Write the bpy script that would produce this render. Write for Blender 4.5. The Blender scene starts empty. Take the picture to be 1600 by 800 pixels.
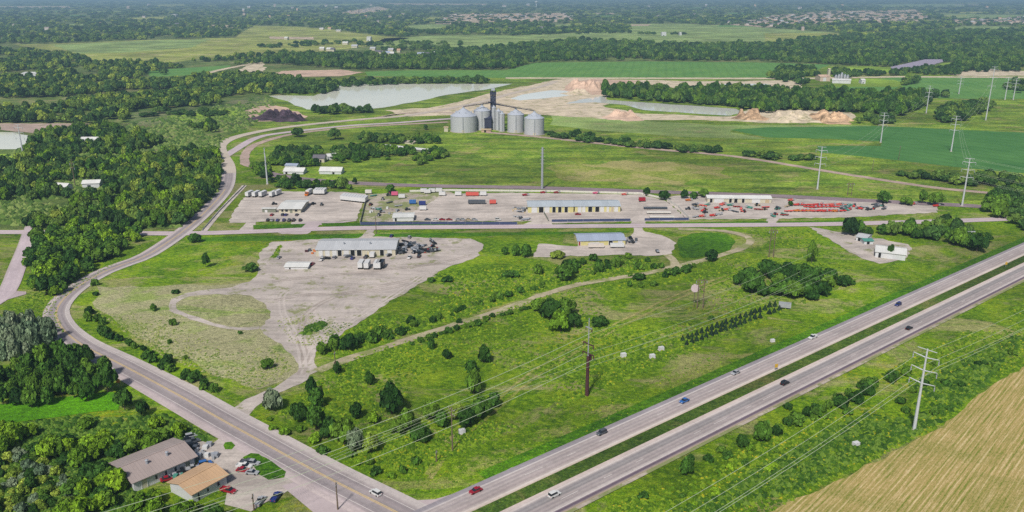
import bpy, bmesh, math, random
import numpy as np
from mathutils import Vector, Matrix
from mathutils.geometry import tessellate_polygon
R = math.radians
random.seed(7); rng = np.random.default_rng(7)
S = bpy.context.scene
COL = S.collection

# ------------------------------------------------------------------ camera, light, exposure
FPX, PITCH, CAMH = 1280.0, math.atan(410 / 1280.0), 120.0
cam_d = bpy.data.cameras.new('camera'); cam = bpy.data.objects.new('camera', cam_d); COL.objects.link(cam)
cam.location = (0, 0, CAMH); cam.rotation_euler = (R(90) - PITCH, 0, 0)
cam_d.sensor_width = 36; cam_d.lens = 36 * FPX / 1600; cam_d.clip_start = 1; cam_d.clip_end = 80000
S.camera = cam
SUN_EL, SUN_AZ = 47.0, 200.0          # azimuth clockwise from +Y: behind and to the left of the viewer
W = bpy.data.worlds.new('World'); S.world = W; W.use_nodes = True
nt = W.node_tree; nt.nodes.clear()
sky = nt.nodes.new('ShaderNodeTexSky'); sky.sky_type = 'NISHITA'; sky.sun_disc = False
sky.sun_elevation = R(SUN_EL); sky.sun_rotation = R(SUN_AZ); sky.air_density = 1.0; sky.dust_density = 3.0; sky.ozone_density = 1.0
bg = nt.nodes.new('ShaderNodeBackground'); bg.inputs[1].default_value = 0.06
wo = nt.nodes.new('ShaderNodeOutputWorld'); nt.links.new(sky.outputs[0], bg.inputs[0]); nt.links.new(bg.outputs[0], wo.inputs[0])
sd = bpy.data.lights.new('sun', 'SUN'); sd.energy = 3.4; sd.angle = R(6); sd.color = (1.0, 0.94, 0.86)
so = bpy.data.objects.new('sun', sd); COL.objects.link(so)
_d = Vector((math.sin(R(SUN_AZ)) * math.cos(R(SUN_EL)), math.cos(R(SUN_AZ)) * math.cos(R(SUN_EL)), math.sin(R(SUN_EL))))
so.rotation_euler = (-_d).to_track_quat('-Z', 'Y').to_euler(); so.location = (0, 0, 300)
S.view_settings.view_transform = 'Standard'; S.view_settings.look = 'None'; S.view_settings.gamma = 1
S.view_settings.exposure = 0.5
S.cycles.max_bounces = 5; S.cycles.diffuse_bounces = 2; S.cycles.glossy_bounces = 2; S.cycles.transmission_bounces = 2
S.cycles.volume_bounces = 0; S.cycles.transparent_max_bounces = 8; S.cycles.use_denoising = False
S.cycles.sample_clamp_indirect = 4

# ------------------------------------------------------------------ coordinates: a point of the photograph -> the ground
def G(x, y, z=0.0):
    v = y - 400; d = FPX * math.sin(PITCH) + v * math.cos(PITCH); f = FPX * math.cos(PITCH) - v * math.sin(PITCH)
    s = (CAMH - z) / d
    return Vector((-(800 - x) * s, f * s, z))
def P(X, Y, Z=0.0):
    dz = Z - CAMH; zc = Y * math.cos(PITCH) - dz * math.sin(PITCH); yc = -(Y * math.sin(PITCH) + dz * math.cos(PITCH))
    return 800 + FPX * X / zc, 400 + FPX * yc / zc
def PA(X, Y):
    zc = Y * math.cos(PITCH) + CAMH * math.sin(PITCH); yc = -(Y * math.sin(PITCH) - CAMH * math.cos(PITCH))
    return 800 + FPX * X / zc, 400 + FPX * yc / zc
def mpp(y):            # metres per photo pixel (sideways) for things standing at row y
    v = y - 400; return CAMH / (FPX * math.sin(PITCH) + v * math.cos(PITCH))
def hm(x, y, ytop):    # real height of something whose base is at row y and top at row ytop
    g = G(x, y); v = ytop - 400; d = FPX * math.sin(PITCH) + v * math.cos(PITCH); f = FPX * math.cos(PITCH) - v * math.sin(PITCH)
    return CAMH - g.y * d / f
def inpoly(xs, ys, poly):
    xs = np.asarray(xs); ys = np.asarray(ys); r = np.zeros(xs.shape, bool); n = len(poly)
    for i in range(n):
        x1, y1 = poly[i]; x2, y2 = poly[(i + 1) % n]
        if y1 == y2: continue
        c = ((y1 > ys) != (y2 > ys)) & (xs < (x2 - x1) * (ys - y1) / (y2 - y1) + x1)
        r ^= c
    return r

# ------------------------------------------------------------------ object helpers
def props(o, label=None, cat=None, group=None, kind=None):
    if label: o['label'] = label
    if cat: o['category'] = cat
    if group: o['group'] = group
    if kind: o['kind'] = kind
    return o
def thing(name, label, cat, loc=(0, 0, 0), rz=0, group=None, sc=None):
    o = bpy.data.objects.new(name, None); COL.objects.link(o); o.location = loc; o.rotation_euler = (0, 0, rz)
    o.empty_display_size = 0.5
    if sc: o.scale = sc
    return props(o, label, cat, group)
class MB:
    def __init__(s): s.v = []; s.f = []; s.uv = None
    def quad(s, a, b, c, d): n = len(s.v); s.v += [a, b, c, d]; s.f.append((n, n + 1, n + 2, n + 3))
    def face(s, pts): n = len(s.v); s.v += list(pts); s.f.append(tuple(range(n, n + len(pts))))
    def box(s, x0, x1, y0, y1, z0, z1):
        n = len(s.v)
        s.v += [(x0, y0, z0), (x1, y0, z0), (x1, y1, z0), (x0, y1, z0), (x0, y0, z1), (x1, y0, z1), (x1, y1, z1), (x0, y1, z1)]
        s.f += [tuple(n + i for i in q) for q in ((0, 3, 2, 1), (4, 5, 6, 7), (0, 1, 5, 4), (1, 2, 6, 5), (2, 3, 7, 6), (3, 0, 4, 7))]
        return s
    def prism(s, prof, y0, y1):    # profile in x,z extruded along y
        n = len(s.v); k = len(prof)
        s.v += [(x, y0, z) for x, z in prof] + [(x, y1, z) for x, z in prof]
        s.f.append(tuple(range(n, n + k))); s.f.append(tuple(range(n + 2 * k - 1, n + k - 1, -1)))
        for i in range(k): j = (i + 1) % k; s.f.append((n + i, n + k + i, n + k + j, n + j))
        return s
    def tube(s, a, b, r0, r1=None, k=8):
        r1 = r0 if r1 is None else r1; a = Vector(a); b = Vector(b); d = (b - a).normalized()
        u = d.orthogonal().normalized(); w = d.cross(u); n = len(s.v)
        for p, r in ((a, r0), (b, r1)):
            for i in range(k):
                t = 2 * math.pi * i / k; s.v.append(tuple(p + u * math.cos(t) * r + w * math.sin(t) * r))
        for i in range(k): j = (i + 1) % k; s.f.append((n + i, n + j, n + k + j, n + k + i))
        s.f.append(tuple(range(n + k - 1, n - 1, -1))); s.f.append(tuple(range(n + k, n + 2 * k)))
        return s
    def lathe(s, prof, k=24, c=(0, 0)):
        n = len(s.v); m = len(prof)
        for r, z in prof:
            for i in range(k): t = 2 * math.pi * i / k; s.v.append((c[0] + r * math.cos(t), c[1] + r * math.sin(t), z))
        for a in range(m - 1):
            for i in range(k): j = (i + 1) % k; s.f.append((n + a * k + i, n + a * k + j, n + (a + 1) * k + j, n + (a + 1) * k + i))
        s.f.append(tuple(range(n + (m - 1) * k, n + m * k)))
        return s
    def mesh(s, name, mat):
        me = bpy.data.meshes.new(name); me.from_pydata(s.v, [], s.f)
        if s.uv is not None:
            l = me.uv_layers.new(name='UVMap'); a = np.zeros(len(me.loops), np.int32); me.loops.foreach_get('vertex_index', a)
            l.data.foreach_set('uv', np.array(s.uv, np.float32)[a].ravel())
        me.materials.append(mat); me.update(); return me
    def build(s, name, mat, parent=None):
        o = bpy.data.objects.new(name, s.mesh(name, mat)); COL.objects.link(o)
        if parent is not None: o.parent = parent
        return o
def link(name, me, parent=None):
    o = bpy.data.objects.new(name, me); COL.objects.link(o)
    if parent is not None: o.parent = parent
    return o
def children_of(root, reg): return reg.get(root.name, [])
REG = {}
def keep(root):            # remember a finished thing so it can be copied
    REG[root.name] = [(c, [g for g in COL.objects if g.parent == c]) for c in COL.objects if c.parent == root]
    return root
def dup(root, loc, rz, label=None, group=None, sc=None):
    r = root.copy(); COL.objects.link(r); r.location = loc; r.rotation_euler = (0, 0, rz)
    if sc: r.scale = sc
    if label: r['label'] = label
    if group: r['group'] = group
    for c, gs in REG[root.name]:
        d = c.copy(); COL.objects.link(d); d.parent = r
        for g in gs: e = g.copy(); COL.objects.link(e); e.parent = d
    return r

# ------------------------------------------------------------------ materials
def lin(h, k=1.0):
    if isinstance(h, str): h = tuple(int(h[i:i + 2], 16) for i in (0, 2, 4))
    return tuple(min(1, k * ((c / 255 / 12.92) if c / 255 <= .04045 else ((c / 255 + .055) / 1.055) ** 2.4)) for c in h) + (1,)
K = 0.62
class MT:
    def __init__(s, name, rough=0.8):
        s.m = bpy.data.materials.new(name); s.m.use_nodes = True; s.t = s.m.node_tree; s.n = s.t.nodes
        s.b = s.n['Principled BSDF']; s.b.inputs['Roughness'].default_value = rough; s.b.inputs['Specular IOR Level'].default_value = 0.2
        s._c = None
    def co(s, kind='Object'):
        if s._c is None: s._c = s.n.new('ShaderNodeTexCoord')
        return s._c.outputs[kind]
    def mapped(s, vec, sc=(1, 1, 1), rot=0):
        m = s.n.new('ShaderNodeMapping'); m.inputs['Scale'].default_value = sc; m.inputs['Rotation'].default_value = (0, 0, rot)
        s.t.links.new(vec, m.inputs[0]); return m.outputs[0]
    def noise(s, scale, vec=None, detail=3, rough=.6, dist=0):
        n = s.n.new('ShaderNodeTexNoise'); n.inputs['Scale'].default_value = scale; n.inputs['Detail'].default_value = detail
        n.inputs['Roughness'].default_value = rough; n.inputs['Distortion'].default_value = dist
        s.t.links.new(vec if vec is not None else s.co(), n.inputs['Vector']); return n.outputs[0]
    def ramp(s, fac, stops, mode='LINEAR'):
        r = s.n.new('ShaderNodeValToRGB'); r.color_ramp.interpolation = mode; e = r.color_ramp.elements
        while len(e) < len(stops): e.new(0.5)
        for q, (p, c) in zip(e, stops): q.position = p; q.color = c if not isinstance(c, (int, float)) else (c, c, c, 1)
        s.t.links.new(fac, r.inputs[0]); return r.outputs[0]
    def mix(s, fac, a, b, mode='MIX'):
        m = s.n.new('ShaderNodeMix'); m.data_type = 'RGBA'; m.blend_type = mode
        for val, i in ((fac, 0), (a, 6), (b, 7)):
            if isinstance(val, (int, float)): m.inputs[i].default_value = val if i == 0 else (val, val, val, 1)
            elif isinstance(val, tuple): m.inputs[i].default_value = val
            else: s.t.links.new(val, m.inputs[i])
        return m.outputs[2]
    def math(s, op, a, b=0.0):
        m = s.n.new('ShaderNodeMath'); m.operation = op
        for i, v in enumerate((a, b)):
            if isinstance(v, (int, float)): m.inputs[i].default_value = v
            else: s.t.links.new(v, m.inputs[i])
        return m.outputs[0]
    def attr(s, name, out='Color'):
        a = s.n.new('ShaderNodeAttribute'); a.attribute_name = name; return a.outputs[out]
    def bump(s, h, dist, strength=.6):
        b = s.n.new('ShaderNodeBump'); b.inputs['Strength'].default_value = strength; b.inputs['Distance'].default_value = dist
        s.t.links.new(h, b.inputs['Height']); s.t.links.new(b.outputs[0], s.b.inputs['Normal'])
    def out(s, c):
        if isinstance(c, tuple): s.b.inputs['Base Color'].default_value = c
        else: s.t.links.new(c, s.b.inputs['Base Color'])
        return s.m
def grass(name, dark, mid, light, dry=None, dryamt=0.0, flower=0.0, k=K, fine=1.0, con=1.0, streak=0.0):
    m = MT(name, .9); w = m.noise(.010, detail=3); a = m.noise(.05, detail=7, rough=.72, dist=.4); b = m.noise(.42 * fine, m.mapped(m.co(), (1, 1.5, 1), .6), detail=6, rough=.78); c = m.noise(2.4, detail=3, rough=.7)
    st = .10 / con
    col = m.ramp(a, [(.5 - st, lin(dark, k)), (.5, lin(mid, k)), (.5 + st, lin(light, k))])
    col2 = m.ramp(b, [(.5 - st * 1.1, lin(dark, k * .62)), (.5, lin(mid, k)), (.5 + st * 1.2, lin(light, k * 1.3))])
    col = m.mix(.55, col, col2)
    if dry:
        f = m.ramp(m.noise(.024, m.mapped(m.co(), (1, 1.6, 1), .3), detail=8, rough=.74, dist=.8), [(.63 - dryamt * .35, 0.0), (.72 - dryamt * .35, 1.0)])
        col = m.mix(m.math('MULTIPLY', f, .85), col, m.mix(m.ramp(b, [(.35, 0.0), (.65, 1.0)]), lin(dry, k * .6), lin(dry, k * 1.3)))
    if flower:
        f = m.math('MULTIPLY', m.ramp(m.noise(.035, m.mapped(m.co(), (1, 1, 1), 1.2), detail=3), [(.56, 0.0), (.64, 1.0)]), m.ramp(m.noise(.8, detail=3), [(.50, 0.0), (.60, 1.0)]))
        col = m.mix(m.math('MULTIPLY', f, flower), col, lin('b4ac14', k))
    col = m.mix(1.0, col, m.ramp(c, [(.34, .55), (.5, .98), (.66, 1.55)]), 'MULTIPLY')
    if streak:
        q = m.noise(.035, m.mapped(m.co(), (.45, 2.4, 1), -.06), detail=7, rough=.75); col = m.mix(1.0, col, m.ramp(q, [(.38, 1 - streak), (.5, 1.0), (.62, 1 + streak)]), 'MULTIPLY')
    col = m.mix(1.0, col, m.ramp(w, [(.40, .72), (.60, 1.2)]), 'MULTIPLY')
    m.bump(m.mix(.5, b, c), .7, .6)
    return m.out(col)
def gravel(name, base, veg=None, vegamt=.0, k=K, stain=.12):
    m = MT(name, .95); a = m.noise(.05, detail=9, rough=.78, dist=.5); b = m.noise(1.2, detail=4, rough=.7); tr = m.noise(.10, m.mapped(m.co(), (.35, 2.2, 1), .15), detail=4)
    col = m.mix(1.0, lin(base, k), m.ramp(a, [(.4, 1 - stain * 1.6), (.6, 1 + stain)]), 'MULTIPLY')
    col = m.mix(1.0, col, m.ramp(b, [(.3, 1 - stain), (.7, 1 + stain)]), 'MULTIPLY')
    col = m.mix(1.0, col, m.ramp(tr, [(.40, 1 - stain * 1.3), (.52, 1.03)]), 'MULTIPLY')
    if veg:
        f = m.ramp(m.noise(.09, detail=7, rough=.75), [(.60 - vegamt * .3, 0.0), (.68 - vegamt * .3, 1.0)])
        col = m.mix(m.math('MULTIPLY', f, .85), col, m.mix(b, lin(veg, k * .7), lin(veg, k * 1.2)))
    m.bump(b, .08, .4)
    return m.out(col)
def plain(name, h, rough=.5, k=K, var=.08, metal=0, scale=1.5, spec=.3):
    m = MT(name, rough); m.b.inputs['Metallic'].default_value = metal; m.b.inputs['Specular IOR Level'].default_value = spec
    col = m.mix(1.0, lin(h, k), m.ramp(m.noise(scale, detail=4), [(.3, 1 - var), (.7, 1 + var)]), 'MULTIPLY')
    return m.out(col)
def ribbed(name, h, period=.6, k=K, along='x', var=.10, rough=.45):
    m = MT(name, rough); sp = m.n.new('ShaderNodeSeparateXYZ'); m.t.links.new(m.co(), sp.inputs[0])
    x = sp.outputs[0 if along == 'x' else 1]
    fr = m.math('FRACT', m.math('MULTIPLY', x, 1 / period)); pan = m.math('FLOOR', m.math('MULTIPLY', x, 1 / (period * 4)))
    wn = m.n.new('ShaderNodeTexWhiteNoise'); wn.noise_dimensions = '1D'; m.t.links.new(pan, wn.inputs['W'])
    col = m.mix(1.0, lin(h, k), m.ramp(fr, [(0.0, 1 - var), (.12, 1.0), (.85, 1.0), (1.0, 1 - var)]), 'MULTIPLY')
    col = m.mix(1.0, col, m.ramp(wn.outputs[0], [(0.0, .95), (1.0, 1.04)]), 'MULTIPLY')
    col = m.mix(1.0, col, m.ramp(m.noise(.5, m.mapped(m.co(), (1, .3, 1)), detail=5), [(.3, .93), (.7, 1.04)]), 'MULTIPLY')
    m.bump(m.ramp(fr, [(0.0, 1.0), (.14, 0.0), (.86, 0.0), (1.0, 1.0)]), .04, .5)
    return m.out(col)
def leafmat(name, lo, mid, hi, k=1.0):
    m = MT(name, .75); m.b.inputs['Specular IOR Level'].default_value = .15
    oi = m.n.new('ShaderNodeObjectInfo')
    col = m.ramp(oi.outputs['Random'], [(0.0, lin(lo, k)), (.5, lin(mid, k)), (1.0, lin(hi, k))])
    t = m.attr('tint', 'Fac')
    col = m.mix(1.0, col, m.ramp(t, [(0.0, .36), (.45, 1.0), (.8, 1.75), (1.0, 2.4)]), 'MULTIPLY')  # steep tint ramp puts leaf highlights and shaded darks into the colour
    return m.out(col)

M = {}
M['ground'] = grass('meadow_grass', '3e640a', '68920a', '98b022', 'a6a46c', .40, .45)
M['meadow_olive'] = grass('olive_meadow', '48761c', '76962a', '98ae3c', 'a8a268', .25, .3, con=1.3, streak=.4)
M['meadow_pale'] = grass('pale_meadow', '6f8c40', '92a656', 'a6b468', 'b2ad88', .6, 0)
M['meadow_dry'] = grass('drying_meadow', '607c28', '8a9c38', 'a4a858', 'b4ac70', .5, 0)
M['verge'] = grass('verge_grass', '38600a', '66900a', '92ac1c', 'a2a260', .30, .6)
M['lush'] = grass('lush_grass', '305e08', '4a8006', '6a9c14')
M['lawn'] = grass('mown_lawn', '549400', '5ea400', '6ab404', k=K * .9)
M['median'] = grass('median_grass', '38581a', '4e6e22', '6c7e34', '7d8046', .3)
M['field_light'] = grass('light_field', '7fa055', '96b064', 'acbe74', 'b9b584', .2, 0, streak=.2)
M['field_yellow'] = grass('yellowish_field', '869c40', 'a4b050', 'bcc068', 'c9bd90', .3, 0, streak=.25)
M['field_lime'] = grass('lime_field', '86ac38', '97bb3c', 'a9c64a')
M['wood_floor'] = grass('woodland_floor', '3e5a22', '66803a', '8a9c50', 'a09c6c', .35, 0, k=K * .95)
M['brush'] = grass('rough_brush', '3a5a26', '5a7a38', '7f9550', 'a0a076', .4, 0)
def cropmat(name, a, b, rot, period=3.0):
    m = MT(name, .9); v = m.mapped(m.co(), (1, 1, 1), rot); sp = m.n.new('ShaderNodeSeparateXYZ'); m.t.links.new(v, sp.inputs[0])
    s1 = m.math('SINE', m.math('MULTIPLY', sp.outputs[0], 2 * math.pi / period))
    n1 = m.noise(.02, detail=4); n2 = m.noise(.5, m.mapped(v, (2, .12, 1)), detail=3)
    col = m.ramp(n1, [(.3, lin(a, K)), (.7, lin(b, K))])
    col = m.mix(1.0, col, m.ramp(n2, [(.3, .84), (.7, 1.12)]), 'MULTIPLY')
    col = m.mix(1.0, col, m.ramp(m.math('MULTIPLY_ADD', s1, .5), [(0.0, .94), (.5, 1.05)]), 'MULTIPLY')
    return m.out(col)
M['crop'] = cropmat('deep_green_crop', '5e9444', '78a650', R(10), 14)
M['crop_dark'] = cropmat('blue_green_crop', '457e3c', '5c924a', R(-38), 14)
def stubble():
    m = MT('cut_hay_rows', .95); rot = -R(46.5); v = m.mapped(m.co(), (1, 1, 1), R(90) - R(46.5) )
    # rows run 46 degrees north of east
    mp = m.n.new('ShaderNodeMapping'); mp.inputs['Rotation'].default_value = (0, 0, -R(46.5)); m.t.links.new(m.co(), mp.inputs[0])
    v = mp.outputs[0]; sp = m.n.new('ShaderNodeSeparateXYZ'); m.t.links.new(v, sp.inputs[0])
    wob = m.math('MULTIPLY', m.noise(.03, v, detail=2), .35)
    s1 = m.math('SINE', m.math('MULTIPLY', m.math('ADD', sp.outputs[1], wob), 2 * math.pi / 1.25))
    long = m.noise(1.0, m.mapped(v, (.05, 2.2, 1)), detail=5, rough=.75); fine = m.noise(1.5, m.mapped(v, (.6, 1.6, 1)), detail=5, rough=.8)
    f = m.math('ADD', m.math('MULTIPLY', s1, .045), m.math('ADD', m.math('MULTIPLY', long, .8), m.math('MULTIPLY', fine, .4)))
    col = m.ramp(f, [(.46, lin('7e9030', K * .95)), (.54, lin('aaa258', K)), (.62, lin('c4ac70', K)), (.74, lin('e6d2a0', K * 1.05))])
    patch = m.ramp(m.noise(.03, detail=5, rough=.7, dist=1), [(.46, 0.0), (.66, .65)])
    col = m.mix(patch, col, m.mix(m.ramp(fine, [(.4, 0.0), (.6, 1.0)]), lin('66861a', K * .8), lin('b0a85c', K)))
    m.bump(f, .25, .6)
    return m.out(col)
M['stubble'] = stubble()
M['gravel'] = gravel('pale_gravel', 'cfc5be', '8f965c', .22)
M['gravel_clean'] = gravel('yard_gravel', 'd4cac2', stain=.13)
M['gravel_veg'] = gravel('weedy_gravel', 'c9bdb0', '8c9a58', .52)
M['track'] = gravel('farm_track', 'c6bb9e', '8e9a55', .40)
M['dirt_road'] = gravel('pink_dirt_road', 'c6b0a4', '94955e', .1)
M['ballast'] = gravel('rail_ballast', '9f8f95', stain=.1)
M['sand'] = gravel('quarry_sand', 'ecdcc2', 'a9a878', .26, stain=.12)
M['sand_pink'] = gravel('pink_sand', 'e4c6b0', stain=.16)
M['sand_rust'] = gravel('rust_sand', 'e2c09c', stain=.35)
M['soil_dark'] = gravel('dark_compost', '5a4a58', stain=.4)
M['subdiv'] = gravel('subdivision_ground', 'ecd2ba', '8a9c68', .30, stain=.3)
M['concrete'] = gravel('driveway_concrete', 'cbbdbf', stain=.05)
def roadmat(name, stops, edge=None):
    m = MT(name, .85); sp = m.n.new('ShaderNodeSeparateXYZ'); m.t.links.new(m.co('UV'), sp.inputs[0])
    col = m.ramp(sp.outputs[0], [(p, lin(c, K * 1.04)) for p, c in stops])
    n = m.noise(.9, detail=5, rough=.7); mp = m.mapped(m.co('UV'), (14, .05, 1)); n2 = m.noise(1.0, mp, detail=3)
    pat = m.n.new('ShaderNodeTexVoronoi'); pat.inputs['Scale'].default_value = .035; m.t.links.new(m.co(), pat.inputs['Vector'])
    wn = m.n.new('ShaderNodeTexWhiteNoise'); wn.noise_dimensions = '1D'; sv = m.math('FLOOR', m.math('MULTIPLY', sp.outputs[1], 1 / 17.0)); m.t.links.new(sv, wn.inputs['W'])
    col = m.mix(1.0, col, m.ramp(wn.outputs[0], [(0.0, .95), (1.0, 1.03)]), 'MULTIPLY')
    col = m.mix(1.0, col, m.ramp(m.noise(.05, detail=6, rough=.75), [(.38, .90), (.62, 1.06)]), 'MULTIPLY')
    col = m.mix(1.0, col, m.ramp(n, [(.35, .90), (.65, 1.07)]), 'MULTIPLY')
    col = m.mix(1.0, col, m.ramp(n2, [(.3, .92), (.7, 1.06)]), 'MULTIPLY')
    return m.out(col)
M['road'] = roadmat('county_road', [(0, 'd6cdca'), (.16, 'cfc6c4'), (.2, 'bcb2b2'), (.30, 'a39a9d'), (.38, 'b6abad'), (.46, 'a8a0a2'), (.54, 'b8adaf'), (.62, 'a8a0a2'), (.70, 'a39a9d'), (.80, 'bcb0b2'), (.84, 'd0c2c3'), (1, 'd6c8c6')])
M['road_plain'] = roadmat('frontage_road', [(0, 'c8b9bd'), (.15, 'd8c9cf'), (.5, 'd2c3ca'), (.85, 'd8c9cf'), (1, 'c4b8b4')])
M['hwy_up'] = roadmat('westbound_lanes', [(0, 'a29ca4'), (.16, 'a8a2a8'), (.2, 'dcd4d2'), (.26, 'b6acac'), (.34, 'c6bcba'), (.42, 'b0a6a8'), (.50, 'c4bab8'), (.58, 'b2a8a8'), (.66, 'c6bab8'), (.74, 'b2a6a6'), (.84, 'cabfba'), (.88, 'e8dcd6'), (1, 'd8c8b8')])
M['hwy_lo'] = roadmat('eastbound_lanes', [(0, 'e0cfc8'), (.18, 'ddd2ce'), (.22, 'b0aaaa'), (.28, '9d989b'), (.34, 'aea9a9'), (.41, '9a9597'), (.47, 'c0b6b4'), (.54, 'a9a0a2'), (.61, 'bcb2b0'), (.68, 'aaa0a2'), (.74, 'd0c8c4'), (.80, 'd6cac8'), (.84, '8a7c88'), (.87, '6d5f6e'), (.92, '857884'), (.95, 'b0a296'), (1, 'b8a98c')])
M['paint_y'] = plain('yellow_line', 'e6c98a', .7, var=.15)
M['paint_w'] = plain('white_line', 'ece6e2', .7, var=.1)
def water(name, h):
    m = MT(name, .08); m.b.inputs['Specular IOR Level'].default_value = .5
    m.bump(m.noise(.25, m.mapped(m.co(), (1, 2, 1)), detail=3), .05, .25)
    return m.out(m.mix(1.0, lin(h, .92), m.ramp(m.noise(.01, detail=3), [(.3, .95), (.7, 1.05)]), 'MULTIPLY'))  # near-white base colour paints in the reflection of a pale overcast sky
M['water'] = water('lake_water', 'e4e6d8'); M['water_pale'] = water('sky_pale_pond', 'f0f4ee'); M['water_dark'] = water('dull_pond', 'd0d2cc')
M['leaf'] = leafmat('broad_leaves', '1e3c12', '385a1c', '52701f', k=.86)
M['leaf_olive'] = leafmat('olive_leaves', '4c6624', '6c822c', '84943a', k=.82)
M['leaf_far'] = leafmat('wood_leaves', '1e3818', '3a5826', '5a722c', k=.86)
M['leaf_lime'] = leafmat('bright_leaves', '446416', '5a7c1a', '70901c', k=.80)
M['leaf_grey'] = leafmat('silver_leaves', '3c4e3a', '52624a', '66725a', k=1.2)
M['leaf_dark'] = leafmat('dark_needles', '14241a', '1a2e1c', '243a20', k=1.1)
M['bark'] = plain('bark', '5a5048', .9, var=.2)
M['white'] = plain('white_metal', 'e6e8ea', .45, var=.04); M['cream'] = plain('cream_panel', 'e2d8b4', .6); M['yellow_wall'] = plain('yellow_wall', 'e0d69a', .6)
M['black'] = plain('opening_shade', '1a1a1c', .6); M['glass'] = plain('dark_glass', '2a323c', .15, spec=.5)  # black: near-black colour paints the shade inside open bays
M['tyre'] = plain('rubber', '222224', .8); M['steel'] = plain('galvanised_steel', 'b4bac4', .45, metal=.2); M['steel_light'] = plain('pale_pole', 'd0d6dc', .5)
M['rust'] = plain('weathering_steel', '55343a', .8); M['wood'] = plain('weathered_wood', '7a6c5c', .9); M['wire'] = plain('wire', 'c2cdb4', .5, k=.8)
M['fence_blue'] = plain('navy_fence_mesh', '46527a', .7); M['fence_grey'] = plain('grey_fence', '8a9080', .8); M['fence_white'] = plain('white_fence', 'ebe8e0', .7)
M['concrete_wall'] = plain('concrete_block', 'c6bcae', .9)
for n, h in dict(car_white='eceeee', car_red='a82034', car_grey='5a6068', car_blue='3a74c0', car_black='1c1e24', car_silver='b4b8be', car_navy='2c3c86', orange='dc7a28', red='d84038', salmon='e2665a', brick='9a3a34', teal='58a090', pink='e66a94', tan='cdbb98', machine_yellow='d8b040').items():
    M[n] = plain(n, h, .35, var=.05, spec=.5)

# ------------------------------------------------------------------ ground sheets
def ragged(pts, step=6.0, amp=1.5, seed=0):
    r = random.Random(seed); out = []
    n = len(pts)
    for i in range(n):
        a, b = pts[i], pts[(i + 1) % n]; L = (b - a).length; k = max(1, min(80, int(L / step))); nrm = Vector((-(b - a).y, (b - a).x, 0)); 
        if nrm.length: nrm.normalize()
        for j in range(k):
            t = j / k; out.append(a.lerp(b, t) + nrm * r.uniform(-1, 1) * amp * (0.5 if j == 0 else 1))
    return out
def sheet(name, pts, mat, z, kind='structure', rag=None, seed=1):
    if rag: pts = ragged(pts, rag[0], rag[1], seed)
    pts = [Vector((p.x, p.y, 0)) for p in pts]
    me = bpy.data.meshes.new(name); tris = tessellate_polygon([pts])
    o0 = pts[0]
    f = []
    for t in tris:
        a, b, c = (pts[i] for i in t)
        f.append(t if (b - a).cross(c - a).z > 0 else (t[0], t[2], t[1]))
    me.from_pydata([(p.x, p.y, z) for p in pts], [], f); me.materials.append(mat)
    o = link(name, me); return props(o, kind=kind)
def psheet(name, poly, mat, z, rag=None, seed=None, kind='structure'):
    return sheet(name, [G(*p) for p in poly], mat, z, kind, rag, seed if seed is not None else hash(tuple(poly)) % 999)
gb = MB(); gb.quad((-26000, -400, 0), (26000, -400, 0), (26000, 30000, 0), (-26000, 30000, 0))
props(gb.build('ground', M['ground']), kind='structure')
def crv(pts, step=5.0):
    P_ = [pts[0] + (pts[0] - pts[1])] + list(pts) + [pts[-1] + (pts[-1] - pts[-2])]; out = []
    for i in range(1, len(P_) - 2):
        p0, p1, p2, p3 = P_[i - 1:i + 3]; k = max(2, int((p2 - p1).length / step))
        for j in range(k):
            t = j / k; out.append(.5 * ((2 * p1) + (p2 - p0) * t + (2 * p0 - 5 * p1 + 4 * p2 - p3) * t * t + (3 * p1 - p0 - 3 * p2 + p3) * t ** 3))
    out.append(P_[-2]); return out
def strip(name, path, offs, mat, z, kind='structure', parent=None, jit=0, dash=None, wf=None):
    mb = MB(); mb.uv = []; L = 0; rr = random.Random(3); on = True; prev = None; acc = 0
    n = len(path)
    for i, p in enumerate(path):
        t = (path[min(n - 1, i + 1)] - path[max(0, i - 1)]); t.z = 0; t.normalize(); nr = Vector((t.y, -t.x, 0))
        if i: L += (p - path[i - 1]).length
        k_ = wf(p) if wf else 1.0
        a = p + nr * (offs[0] * k_ + rr.uniform(-jit, jit)); b = p + nr * (offs[1] * k_ + rr.uniform(-jit, jit))
        mb.v += [(a.x, a.y, z), (b.x, b.y, z)]; mb.uv += [(0, L), (1, L)]
        if i:
            k = len(mb.v)
            if dash is None or (L % (dash[0] + dash[1])) < dash[0]: mb.f.append((k - 4, k - 3, k - 1, k - 2))
    o = mb.build(name, mat, parent)
    if parent is None: props(o, kind=kind)
    return o
def proad(name, pts, w, mat, z, step=5.0, jit=0, ww=None):
    path = crv([G(*p) for p in pts], step); strip(name, path, (-w / 2, w / 2), mat, z, jit=jit); return path

FIELDS = []   # pixel polygons free of wood
def field(name, poly, mat, z=.06, rag=(25, 4), clear=True):
    if clear: FIELDS.append(poly)
    psheet(name, poly, M[mat], z, rag)
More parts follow.
